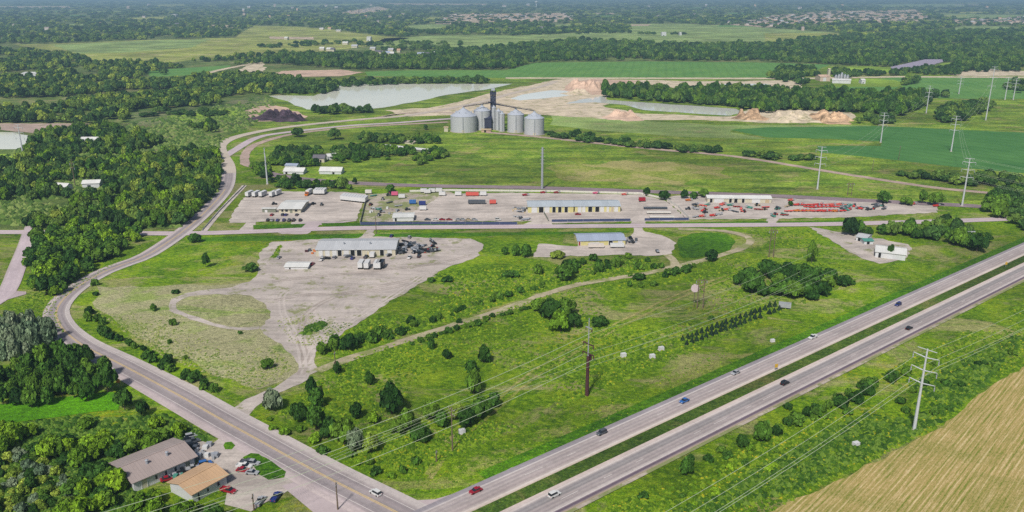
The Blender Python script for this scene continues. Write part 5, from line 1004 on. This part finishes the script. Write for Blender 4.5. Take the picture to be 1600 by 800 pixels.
span('power_line', 'wires running northeast from the brown pole to the round topped H-frame', att[:2] + att[4:5], [p + hu * 118 + Vector((0, 0, 2)) for p in att[:2] + att[4:5]], .02, .032)
span('power_line', 'thin wires running southwest from the wooden pole to the road corner', wp[1][:3], [p + hu * -110 for p in wp[1][:3]], .02, .025)
span('power_line', 'thin wires running from the wooden pole up past the brown pole', wp[1][:3:2], [p + hu * 190 + hn * -2 for p in wp[1][:3:2]], .012, .025)
def hframe(x0, x1, y, yt, label, arm=True, sign=False):
    a = G(x0, y); b = G(x1, y); H = hm(x0, y, yt); d = (b - a); L = d.length; t = thing('h_frame_pole', label, 'pole', (a.x, a.y, 0), math.atan2(d.y, d.x))
    for xx in (0, L): MB().tube((xx, 0, -.2), (xx, 0, H), .24, .16, 8).build('shaft', M['wood'], t)
    MB().box(-L * .45, L * 1.45, -.14, .14, H - 1.2, H - .9).build('crossarm', M['wood'], t); m = MB(); m.tube((0, 0, H * .55), (L, 0, H * .85), .1, k=5); m.tube((L, 0, H * .55), (0, 0, H * .85), .1, k=5); m.build('brace', M['wood'], t)
    for xx in (-L * .4, L / 2, L * 1.4): MB().lathe([(.08, H - 2.3), (.2, H - 2.0), (.08, H - 1.2)], 6, (xx, 0)).build('insulator', M['steel'], t)
hframe(1089, 1098, 482, 434, 'wooden H-frame pole beside the pale round panel in the meadow')
hframe(1201, 1208, 403, 357, 'wooden H-frame pole in the meadow near the frontage road')
hframe(1324, 1330, 306, 284, 'wooden H-frame pole behind the red machines by the railway')
g = G(1084, 480); t = thing('round_sign', 'pale pinkish round panel on a thin post in the meadow', 'sign', (g.x, g.y, 0)); Hs = hm(1084, 480, 450); MB().tube((0, 0, -.1), (0, 0, Hs), .12, k=6).build('post', M['wood'], t)
m = MB(); m.lathe([(1.75, 0), (1.75, .22)], 10); m.v = [(x, -z - .14, y + Hs) for x, y, z in m.v]; m.build('panel', plain('pinkish_panel', 'e0cfd6', .6), t)
for x, y, yt, lb in [(525, 584, 549, 'short pale pole at the driveway end of the farm track'), (528, 797, 754, 'thin lamp-like pole at the county road corner near the yard'), (397, 797, 772, 'thin pole at the near edge of the roadside yard'), (588, 366, 337, 'wooden pole by the entrance of the front lot'), (1404, 250, 228, 'small brown pole in the blue-green crop field'), (1363, 267, 250, 'small brown pole below the crop field edge'), (682, 722, 703, 'short marker post south of the wooden pole')]:
    wood_pole(x, y, yt, lb, arms=1, al=.7, azi=0)

# ------------------------------------------------------------------ fences
def fence(name, pts, h, mat, label, gap=8, postmat='steel', panel=.05):
    path = [G(*p) for p in pts]; o = path[0]; t = thing(name, label, 'fence', tuple(o)); m = MB()
    for a, b in zip(path, path[1:]):
        d = (b - a).normalized(); nn = Vector((-d.y, d.x, 0)) * panel; a_, b_ = a - o, b - o; n = len(m.v)
        for q in (a_ - nn, b_ - nn, b_ + nn, a_ + nn): m.v.append((q.x, q.y, .05))
        for q in (a_ - nn, b_ - nn, b_ + nn, a_ + nn): m.v.append((q.x, q.y, h))
        m.f += [tuple(n + i for i in q) for q in ((0, 3, 2, 1), (4, 5, 6, 7), (0, 1, 5, 4), (1, 2, 6, 5), (2, 3, 7, 6), (3, 0, 4, 7))]
        k = max(1, int((b - a).length / gap)); nn2 = nn * 2.2
        for i in range(k + (1 if b is path[-1] else 0)):
            p = a.lerp(b, i / k) - o; MB().tube((p.x - nn2.x, p.y - nn2.y, 0), (p.x - nn2.x, p.y - nn2.y, h + .12), .07, k=5).build('post', M[postmat], t)
    m.build('mesh_panel', M[mat], t)
fence('mesh_fence', [(563, 351.5), (700, 351), (808, 351.5)], 1.7, 'fence_blue', 'long navy mesh fence along the frontage road before the weedy yard')
fence('mesh_fence', [(862, 347), (985, 345.5)], 1.5, 'fence_blue', 'navy mesh fence in front of the north lot warehouse')
fence('mesh_fence', [(1007, 345), (1076, 344)], 1.5, 'fence_blue', 'short navy mesh fence at the corner with the white fence')
fence('mesh_fence', [(850, 334), (857, 346)], 1.5, 'fence_grey', 'dark rail fence beside the warehouse driveway')
fence('mesh_fence', [(574, 305), (563, 350)], 1.6, 'fence_grey', 'grey-green fence between the two northern lots')
fence('white_fence', [(1040, 312), (1060, 325), (1077, 343)], 1.5, 'fence_white', 'white slanting board fence between warehouse lot and red machines', gap=5)
fence('white_fence', [(640, 300), (700, 298.5), (860, 300), (1000, 303.5), (1040, 312)], 1.3, 'fence_white', 'long low white fence along the back of the north lot', gap=12)
fence('guard_rail', [(316, 361), (345, 328), (383, 290)], .8, 'steel', 'thin pale rail along the grass slope inside the road curve', gap=8)

# ------------------------------------------------------------------ vehicles
def make_car(name, label, body, kind='car'):
    t = thing(name, label, 'car', (0, 0, 0)); L, Wd = 4.6, 1.85
    if kind == 'pickup': L, Wd = 5.5, 1.95
    m = MB(); h0, h1 = .32, .92
    m.prism([(-L / 2, h0), (L / 2, h0), (L / 2 + .05, .62), (L / 2 - .15, h1 - .12), (L / 2 - 1.1, h1), (-L / 2 + .3, h1 + .03), (-L / 2 - .02, .75)], -Wd / 2, Wd / 2); 
    cab = {'car': [(-1.7, .9), (1.15, .9), (.35, 1.45), (-1.05, 1.47)], 'suv': [(-2.15, .9), (1.15, .9), (.5, 1.72), (-1.9, 1.74)], 'pickup': [(-.5, .9), (1.5, .9), (.85, 1.75), (-.3, 1.77)]}[kind]
    roof = [(cab[3][0], cab[3][1]), (cab[2][0], cab[2][1]), (cab[2][0] - .05, cab[2][1] + .07), (cab[3][0] + .08, cab[3][1] + .08)]
    m.prism(roof, -Wd / 2 + .2, Wd / 2 - .2)
    if kind == 'pickup':
        m.box(-L / 2, -.55, -Wd / 2, -Wd / 2 + .12, .9, 1.2); m.box(-L / 2, -.55, Wd / 2 - .12, Wd / 2, .9, 1.2); m.box(-L / 2, -L / 2 + .12, -Wd / 2 + .12, Wd / 2 - .12, .9, 1.2)
    b = m.build('body', M[body], t); g_ = MB(); g_.prism(cab, -Wd / 2 + .14, Wd / 2 - .14); g_.build('windows', M['glass'], t)
    for sx in (-L * .30, L * .31):
        for sy in (-1, 1):
            w = MB(); w.tube((sx, sy * (Wd / 2 - .16), .34), (sx, sy * (Wd / 2 + .03), .34), .34, k=12); w.build('wheel', M['tyre'], t)
    for sy in (-1, 1): MB().box(L / 2 - .06, L / 2 + .06, sy * .62 - .18, sy * .62 + .18, .6, .74).build('headlight', M['white'], t); MB().box(-L / 2 - .05, -L / 2 + .03, sy * .66 - .14, sy * .66 + .14, .66, .82).build('tail_light', M['red'], t)
    return t
CARS = {}
def car(x, y, body, label, kind='car', az=hd, group=None, name=None):
    g = G(x, y); z = .25 if az in (hd, hd + math.pi) else .17; key = (body, kind)
    if key not in CARS: t = make_car(name or {'car': 'car', 'suv': 'car', 'pickup': 'pickup_truck'}[kind], label, body, kind); CARS[key] = keep(t); t.location = (g.x, g.y, z); t.rotation_euler = (0, 0, az)
    else: t = dup(CARS[key], (g.x, g.y, z), az, label)
    t.scale = (.76, .76, .76)
    if group: t['group'] = group
    elif 'group' in t: del t['group']
    return t
hp_ = hd + math.pi
car(743, 770, 'car_red', 'red car on the westbound lanes near the intersection', az=hp_); car(866, 776, 'car_white', 'white suv on the eastbound lanes nearest the bottom edge', 'suv'); car(940, 679, 'car_grey', 'dark grey suv on the westbound lanes', 'suv', az=hp_)
car(1069, 629, 'car_blue', 'bright blue car on the westbound lanes', az=hp_); car(1149, 585, 'car_silver', 'silver car on the westbound lanes', az=hp_); car(1226, 601, 'car_black', 'black suv on the eastbound lanes', 'suv'); car(1270, 529, 'car_white', 'white pickup on the westbound lanes', 'pickup', az=hp_)
car(1403, 478, 'car_navy', 'dark navy suv on the westbound lanes', 'suv', az=hp_); car(1420, 515, 'car_black', 'black car on the eastbound lanes, farther than the suv', 'car')
rc = math.atan2(*(lambda d: (d.y, d.x))(G(640, 830) - G(560, 760))); car(587, 773, 'car_white', 'white suv on the county road at the intersection', 'suv', az=R(-40) + math.pi)
car(357, 769, 'car_red', 'red pickup beside the orange-tan roofed shed', 'pickup', az=R(-20)); car(382, 731, 'car_white', 'white pickup at the grass island of the yard', 'pickup', az=R(-8)); car(380, 737, 'car_red', 'red car parked by the grass island', az=R(-8)); car(396, 726, 'car_silver', 'silver van-like car touching the grass island', 'suv', az=R(-10)); car(394, 741, 'car_silver', 'silver car parked south of the red one', az=R(-8)); car(388, 725, 'car_grey', 'grey pickup at the head of the island row', 'pickup', az=R(-8))
car(407, 786, 'car_silver', 'silver pickup at the southern edge of the roadside yard', 'pickup', az=R(80)); car(432, 779, 'car_navy', 'navy pickup at the southern edge of the roadside yard', 'pickup', az=R(80))
for x, y, b, k, lb in [(293, 690, 'car_black', 'car', 'black car at the north gable of the brown shed'), (299, 684, 'car_silver', 'suv', 'silver suv at the north gable of the brown shed'), (301, 692, 'car_grey', 'pickup', 'grey pickup behind the brown shed gable'), (300, 699, 'car_black', 'suv', 'black suv close to the brown shed corner'), (262, 751, 'car_red', 'car', 'small red car in the grass between the two sheds'), (275, 746, 'car_silver', 'car', 'silver car in the junk row between the sheds'), (284, 740, 'car_black', 'pickup', 'black pickup in the junk row between the sheds'), (300, 735, 'car_silver', 'pickup', 'silver pickup in the junk row between the sheds'), (321, 727, 'car_blue', 'suv', 'blue suv at the head of the tan roof shed')]: car(x, y, b, lb, k, az=R(30))
def crate_pile(x, y, n, lb, mats, sp=2.4):
    g = G(x, y); t = thing('scrap_pile', lb, 'scrap pile', (g.x, g.y, 0)); r = random.Random(int(x))
    for i in range(n):
        m = MB(); a = r.uniform(-sp, sp); b = r.uniform(-sp, sp); w = r.uniform(.5, 1.5); m.box(a, a + w, b, b + w * r.uniform(.5, 1.4), 0, r.uniform(.4, 1.5)); m.build('crate', M[r.choice(mats)], t)
crate_pile(312, 716, 12, 'heap of pale junk at the east gable of the brown shed', ['car_white', 'car_silver', 'tan', 'steel', 'white']); crate_pile(322, 721, 8, 'smaller pale junk heap by the blue suv', ['car_silver', 'tan', 'steel']); crate_pile(306, 706, 8, 'grey junk heap under the brown shed eave', ['steel', 'car_grey', 'white']); crate_pile(279, 743, 5, 'teal and grey junk between the two sheds', ['teal', 'teal', 'car_grey'])
az0 = 0.0
for i, (x, b, k) in enumerate([(419, 'car_black', 'suv'), (425.5, 'car_silver', 'car'), (434, 'car_navy', 'car'), (444, 'car_navy', 'suv'), (452, 'car_grey', 'pickup'), (459, 'car_black', 'pickup'), (469.5, 'car_black', 'suv')]):
    car(x, 345.5, b, ['black suv first in the front row of the office car park', 'silver car second in the front row of the office car park', 'navy car third in the front row of the office car park', 'navy suv in the middle of the office front row', 'grey pickup in the office front row', 'black pickup in the office front row', 'black suv last in the office front row'][i], k, az=R(88))
for x, y, b, k, lb in [(442, 337, 'car_grey', 'suv', 'grey suv parked against the office wall'), (447, 337, 'car_navy', 'car', 'navy car parked against the office wall'), (464, 337, 'car_grey', 'car', 'grey car at the office east end'), (425, 337, 'car_red', 'car', 'red car in front of the flat annex')]: car(x, y, b, lb, k, az=R(85))
# trailers and trucks
def make_trailer(name, label, cat, L, Wd, H, body, cabmat=None):
    t = thing(name, label, cat, (0, 0, 0)); z = 1.1 if H > 2.6 else .7; m = MB(); m.box(-L / 2, L / 2, -Wd / 2, Wd / 2, z, z + H); m.build('box', M[body], t)
    m = MB(); m.box(-L / 2 + .2, L / 2 - .2, -.5, .5, z - .25, z - .01); m.build('chassis', M['car_grey'], t)
    for sx in (-L * .36, -L * .25):
        for sy in (-1, 1): MB().tube((sx, sy * (Wd / 2 - .35), .45), (sx, sy * (Wd / 2 - .02), .45), .45, k=10).build('wheel', M['tyre'], t)
    if cabmat:
        m = MB(); m.prism([(L / 2 + .2, .5), (L / 2 + 2.6, .5), (L / 2 + 2.6, 1.5), (L / 2 + 1.7, 1.7), (L / 2 + 1.4, 2.9), (L / 2 + .2, 2.9)], -1.15, 1.15); c = m.build('cab', M[cabmat], t); MB().prism([(L / 2 + 1.45, 1.9), (L / 2 + 1.78, 1.75), (L / 2 + 1.55, 2.7), (L / 2 + 1.42, 2.7)], -1.0, 1.0).build('windscreen', M['glass'], c)
        for sy in (-1, 1): MB().tube((L / 2 + 1.4, sy * .8, .5), (L / 2 + 1.4, sy * 1.15, .5), .5, k=10).build('wheel', M['tyre'], t)
    else:
        m = MB(); m.box(L * .3, L * .3 + .15, -.8, -.65, 0, z); m.box(L * .3, L * .3 + .15, .65, .8, 0, z); m.build('landing_leg', M['car_grey'], t)
    return keep(t)
TRS = {}
def trailer(x, y, label, kind='white', az=0.0, group=None, L=8, cab=None, H=2.7):
    key = (kind, L, cab, H); g = G(x, y)
    if key not in TRS: t = TRS[key] = make_trailer('box_truck' if cab else 'box_trailer', label, 'truck' if cab else 'trailer', L, 2.5, H, kind, cab); t.location = (g.x, g.y, .1); t.rotation_euler = (0, 0, az); 
    else: t = dup(TRS[key], (g.x, g.y, .1), az, label)
    t.scale = (.86, .86, .86)
    if group: t['group'] = group
    elif 'group' in t: del t['group']
for i, x in enumerate((390, 400.5, 411, 427, 434)): trailer(x, 307 - (2 if i > 3 else 0), ['first white box trailer of the row behind the office lot', 'second white box trailer of the row behind the office lot', 'third white box trailer of the row behind the office lot', 'fourth white box trailer, apart from the first three', 'fifth white box trailer, close beside the fourth'][i], az=R(78))
trailer(483.5, 304, 'white box truck with orange nose behind the office lot', az=R(-100), cab='orange', L=7)
for i in range(4): trailer(494.5 + i * 4, 303, ordw(i + 1) + ' white trailer of the short tight row behind the office lot', az=R(88), group='short row of white trailers')
for i in range(9): trailer(537 + i * 4.2, 312 + i * .45, ordw(i + 1) + ' white trailer counted eastward in the packed row beside the lot fence', az=R(86), group='packed row of white trailers', L=9)
for i, (x, m_) in enumerate([(564.5, 'white'), (574, 'white'), (589, 'white'), (592.5, 'white')]): trailer(x, 419 if x > 570 else 418.5, ['first white trailer of the near row in the front lot', 'second white trailer of the near row in the front lot', 'third white trailer of the near row in the front lot', 'fourth white trailer of the near row in the front lot'][i], m_, az=R(89), L=7)
trailer(597, 418, 'dark trailer at the end of the near row in the front lot', 'car_black', az=R(89), L=6)
trailer(582, 402, 'white van-like trailer parked at the warehouse door', 'white', L=4.5, H=2.0, az=R(90)); trailer(931, 387.5, 'pinkish white trailer before the yellow building', 'h2', L=9, H=1.8); trailer(964, 387, 'white trailer by the dark door of the yellow building', 'white', L=8, H=1.8)
for x, y, k, lb in [(662, 301, 'white', 'white container west of the row behind the weedy yard'), (668, 302.5, 'white', 'small white container second behind the weedy yard'), (675, 301, 'white', 'white container third behind the weedy yard'), (686, 300.5, 'white', 'white container fourth behind the weedy yard'), (691, 306, 'white', 'white container standing forward of the row'), (716, 306, 'white', 'white container next to the salmon ones'), (733, 306.5, 'salmon', 'first salmon container behind the north lot'), (743, 306.5, 'salmon', 'second salmon container behind the north lot'), (755, 306, 'white', 'white container east of the salmon ones'), (645, 319, 'car_blue', 'bright blue container in the weedy yard'), (660, 321, 'car_navy', 'slate blue container in the weedy yard'), (617, 306, 'pink', 'pink container in the weedy yard'), (661, 328.5, 'white', 'white flat container below the slate blue one'), (1003, 315, 'car_red', 'red and white container at the north lot exit'), (745, 319, 'car_grey', 'grey flatbed load in the middle of the north lot'), (770, 319, 'salmon', 'salmon block on the grey flatbed row'), (628, 310, 'white', 'long white trailer in the weedy yard'), (1105, 345) and (576, 303, 'fence_white', 'pale container at the weedy yard corner')]:
    trailer(x, y, lb, k, L=4.6 if k != 'car_grey' else 12, az=0, H=2.2)
for i, x in enumerate((1024, 1029, 1034)): trailer(x, 327 + i * 7, ['dark flatbed stack first along the white fence', 'pale flatbed stack second along the white fence', 'long pale flatbed stack third along the white fence'][i], ['car_grey', 'fence_white', 'fence_white'][i], L=16, H=.7)
for i, x in enumerate((860, 870, 905, 938, 985)): 
    pass
for x, y, b, k_, lb in [(503, 407, 'car_white', 'pickup', 'white pickup before the white warehouse doors of the front lot'), (523, 404, 'car_silver', 'suv', 'silver suv near the first dark bay of the front lot warehouse'), (551, 405, 'car_navy', 'car', 'navy car between the dark bays of the front lot warehouse'), (572, 403, 'car_grey', 'pickup', 'grey pickup in front of the cream wall of the front lot warehouse'), (640, 404, 'car_white', 'pickup', 'white pickup south of the dark machines in the front lot'), (655, 402, 'car_black', 'suv', 'black suv south of the dark machines in the front lot'), (436, 404, 'car_silver', 'car', 'silver car west of the low white store'), (488, 414, 'car_red', 'car', 'red car east of the low white store'), (640, 372.5, 'car_silver', 'suv', 'silver suv behind the dark machines of the front lot'), (612, 370, 'car_navy', 'car', 'navy car behind the front lot warehouse')]:
    car(x, y, b, lb, k_, az=R(80))
crate_pile(485, 396, 9, 'rusty junk pile at the west gable of the front lot warehouse', ['rust', 'tan', 'orange', 'car_grey'], 3.5); crate_pile(652, 388, 14, 'dark and white scrap among the machines of the front lot', ['car_black', 'car_grey', 'white', 'steel'], 6); crate_pile(672, 391, 10, 'scrap in the farther scrap line of the front lot', ['car_black', 'car_grey', 'brick'], 5); crate_pile(985, 377, 8, 'junk at the gable of the yellow building', ['car_grey', 'steel', 'tan'], 3); crate_pile(815, 330, 12, 'grey junk heap west of the north lot warehouse', ['car_grey', 'steel', 'tan', 'car_silver'], 6); crate_pile(600, 330, 10, 'scattered junk in the grass of the weedy yard', ['car_grey', 'steel', 'white'], 8)
for x, b, lb in [(668, 'car_grey', 'grey'), (681, 'car_white', 'white'), (691, 'car_red', 'bright red'), (702, 'brick', 'brick red'), (716, 'car_silver', 'silver'), (723, 'car_silver', 'second silver'), (732, 'tan', 'tan'), (741, 'car_silver', 'third silver'), (778, 'car_white', 'white van-like'), (903, 'car_red', 'deep red')]:
    car(x, 344.5 if x < 850 else 336, b, lb + (' car in the row just inside the navy fence' if x < 850 else ' car parked before the warehouse doors'), 'car' if x != 778 else 'suv', az=R(0))
trailer(1224 + 2, 482, 'blue and white camper trailer at the end of the evergreen row', 'car_silver', L=5.5, H=2.0, az=R(-20))
# field boxes
for x, y, lb in [(974, 557, 'white utility box standing alone west in the meadow'), (1019, 559, 'white utility box by the bright grass patch'), (1033, 547, 'smaller white utility box behind the other two'), (1207, 534, 'white utility box on the highway verge'), (722, 677, 'white boxes beside the wooden pole'), (1337, 697, 'white utility box south of the highway near the pylon')]:
    g = G(x, y); s = 1.0 if x != 1207 else .8; t = thing('utility_box', lb, 'utility box', (g.x, g.y, 0), R(20)); MB().box(-.9 * s, .9 * s, -.6 * s, .6 * s, .1, 1.3 * s).build('cabinet', M['white'], t); MB().box(-1.1 * s, 1.1 * s, -.8 * s, .8 * s, 0, .1).build('plinth', M['concrete_wall'], t)
for x, y, lb in [(1212, 580, 'yellow marker sign in the median nearest the black suv'), (1571, 418, 'yellow marker sign at the far end of the median'), (186, 604, 'orange marker post in the weeds beside the county road')]:
    g = G(x, y); t = thing('marker_sign', lb, 'sign', (g.x, g.y, .2), R(10)); MB().tube((0, 0, -.2), (0, 0, 2.2), .06, k=6).build('post', M['steel'], t); MB().box(-.55, .55, -.12, -.06, 1.2, 2.5).build('board', M['machine_yellow'] if x != 186 else M['orange'], t)

# ------------------------------------------------------------------ machines in the yards
def make_machine(kind, mat, label):
    t = thing({'boom': 'boom_lift', 'reel': 'field_implement', 'dozer': 'tractor'}[kind], label, {'boom': 'boom lift', 'reel': 'implement', 'dozer': 'tractor'}[kind], (0, 0, 0))
    if kind == 'boom':
        m = MB(); m.prism([(-2.2, .5), (2.2, .5), (2.3, 1.0), (1.6, 1.5), (-1.8, 1.6), (-2.3, 1.1)], -1.0, 1.0); m.build('chassis', M[mat], t); m = MB(); m.tube((-1.2, 0, 1.6), (2.6, 0, 2.4), .28, .2, 6); m.build('boom', M[mat], t); MB().box(2.4, 3.6, -.8, .8, 1.4, 2.4).build('basket', M['steel'], t)
    elif kind == 'reel':
        m = MB(); m.tube((-3.2, 0, .9), (3.2, 0, .9), .45, .45, 8); m.build('drum', M[mat], t); m = MB(); m.box(-3.4, 3.4, .5, .75, .3, 1.3); m.box(-.15, .15, .75, 2.6, .5, .7); m.build('frame', M[mat], t)
    else:
        m = MB(); m.prism([(-1.8, .7), (2.2, .7), (2.3, 1.5), (.4, 1.7), (-1.8, 1.6)], -.6, .6); m.build('hood', M[mat], t); MB().prism([(-1.6, 1.5), (.3, 1.5), (.1, 2.8), (-1.4, 2.8)], -.75, .75).build('cab', M['glass'], t)
    for sx, rr in ((-1.4, .8 if kind == 'dozer' else .5), (1.5, .5)):
        for sy in (-1, 1): MB().tube((sx, sy * .75, rr), (sx, sy * 1.1, rr), rr, k=10).build('wheel', M['tyre'], t)
    return keep(t)
MC = {}
def machine(x, y, kind, mat, label, az=0.0, group=None):
    key = (kind, mat); g = G(x, y)
    if key not in MC: t = MC[key] = make_machine(kind, mat, label); t.location = (g.x, g.y, .1); t.rotation_euler = (0, 0, az); t.scale = (.72, .72, .62)
    else: t = dup(MC[key], (g.x, g.y, .1), az, label)
    if group: t['group'] = group
    elif 'group' in t: del t['group']
for j, (y, x0, x1, lb, gp) in enumerate([(321, 1238, 1322, 'red machine from the long white shed in the long back row', 'back row of red machines'), (324.5, 1262, 1312, 'red machine from the long white shed in the short middle row', 'middle row of red machines'), (331, 1232, 1322, 'orange-red machine from the long white shed in the front row', 'front row of red machines')]):
    n = int((x1 - x0) / 6)
    for i in range(n): machine(x0 + (x1 - x0) * i / n, y + random.uniform(-.4, .4), random.choice(('boom', 'reel', 'boom')), random.choice(('red', 'red', 'salmon') if j < 2 else ('salmon', 'red', 'orange')), ordw(i + 1) + ' ' + lb, R(random.uniform(-8, 8)), gp)
for i, mx in enumerate(sorted(random.uniform(1316, 1382) for _ in range(24))):
    machine(mx, random.uniform(320, 329), random.choice(('boom', 'reel', 'dozer')), random.choice(('car_grey', 'car_silver', 'red', 'teal', 'car_grey')), ordw(i + 1) + ' machine counted eastward in the mixed cluster past the red rows', R(random.uniform(0, 180)), 'mixed machines at the east end')
for i, x in enumerate(sorted(random.uniform(1072, 1232) for _ in range(34))):
    y = random.uniform(320, 340); 
    machine(x, y, random.choice(('boom', 'reel', 'dozer')), random.choice(('salmon', 'red', 'car_silver', 'car_grey', 'brick', 'teal', 'tan')), ordw(i + 1) + ' machine from the white fence, scattered before the very long white shed', R(random.uniform(0, 180)), 'scattered machines before the long shed')
for x, y, mt, lb in [(1075, 314, 'orange', 'orange machine in front of the upright dark tree'), (1113, 338, 'red', 'red machine nearest the white slanting fence'), (1096, 339, 'salmon', 'salmon machine in the corner by the white slanting fence'), (1425, 320, 'red', 'red machine beside the low wide tree'), (1462, 323, 'red', 'lone red machine at the far end of the equipment yard'), (1235, 314, 'salmon', 'salmon machine below the small dark tree'), (820, 306, 'car_red', 'red machine at the back of the north lot, west one'), (848, 302, 'car_red', 'small red machine under the broad mast'), (869, 302, 'brick', 'brick red machine at the back of the north lot'), (930, 303, 'pink', 'pink machine at the back of the north lot'), (975, 305, 'salmon', 'salmon machine at the back of the north lot, east end')]: machine(x, y, 'boom', mt, lb, R(10))
for i, mx in enumerate(sorted(random.uniform(622, 662) for _ in range(26))):
    machine(mx, random.uniform(378, 397), random.choice(('boom', 'reel', 'dozer')), random.choice(('car_grey', 'car_black', 'car_grey', 'car_black', 'steel')), ordw(i + 1) + ' dark machine from the front lot warehouse gable in the scrap lines', R(random.uniform(0, 180)), 'dark machines east of the warehouse')
for i, mx in enumerate(sorted(random.uniform(664, 680) for _ in range(12))):
    machine(mx, random.uniform(378, 396), random.choice(('boom', 'reel')), random.choice(('car_grey', 'car_black', 'car_black')), ordw(i + 1) + ' dark machine counted eastward in the farther scrap line', R(random.uniform(0, 180)), 'dark machines of the second line')
for i, x in enumerate(sorted(random.uniform(576, 640) for _ in range(14))):
    machine(x, random.uniform(302, 338), random.choice(('reel', 'dozer')), random.choice(('car_grey', 'car_silver', 'teal', 'brick')), ordw(i + 1) + ' old machine counted eastward in the weedy yard', R(random.uniform(0, 180)), 'old machines in the weedy yard')
for i, mx in enumerate(sorted(random.uniform(808, 824) for _ in range(10))):
    machine(mx, random.uniform(322, 345), 'reel', random.choice(('car_grey', 'car_silver', 'steel')), ordw(i + 1) + ' grey machine counted eastward in the pile west of the north warehouse', R(random.uniform(0, 180)), 'grey machines west of the warehouse')
for i, (x, y) in enumerate([(429, 320), (476, 320), (490, 320), (503, 321), (984, 374), (987, 380), (511, 405), (545, 402), (609, 400), (1027, 394)]):
    machine(x, y, 'dozer' if i < 6 else 'boom', 'car_grey' if i % 2 else 'car_black', ['grey tractor west of the office roof', 'black tractor at the office east corner', 'grey flat machine east of the office', 'second dark machine east of the office', 'dark tractor by the yellow building gable', 'grey tractor in front of the yellow building gable', 'small dark machine before the warehouse white doors', 'small dark machine between the warehouse bays', 'dark machine at the warehouse east door', 'dark machine on the gravel by the oval meadow'][i], R(30 * i))

# ------------------------------------------------------------------ air
hz = MB().box(-26500, 26500, -900, 30600, -1, 175); ho = hz.build('haze', M['ground']); ho.data.materials.clear()
hmt = bpy.data.materials.new('haze_air'); hmt.use_nodes = True; hn_ = hmt.node_tree; hn_.nodes.clear(); pv = hn_.nodes.new('ShaderNodeVolumePrincipled'); hout = hn_.nodes.new('ShaderNodeOutputMaterial')
pv.inputs['Color'].default_value = (.48, .76, 1, 1); pv.inputs['Density'].default_value = 1.35e-4; pv.inputs['Anisotropy'].default_value = .2
hn_.links.new(pv.outputs[0], hout.inputs['Volume']); ho.data.materials.append(hmt); props(ho, 'thin blue haze filling the air over the plain', 'haze', kind='stuff')
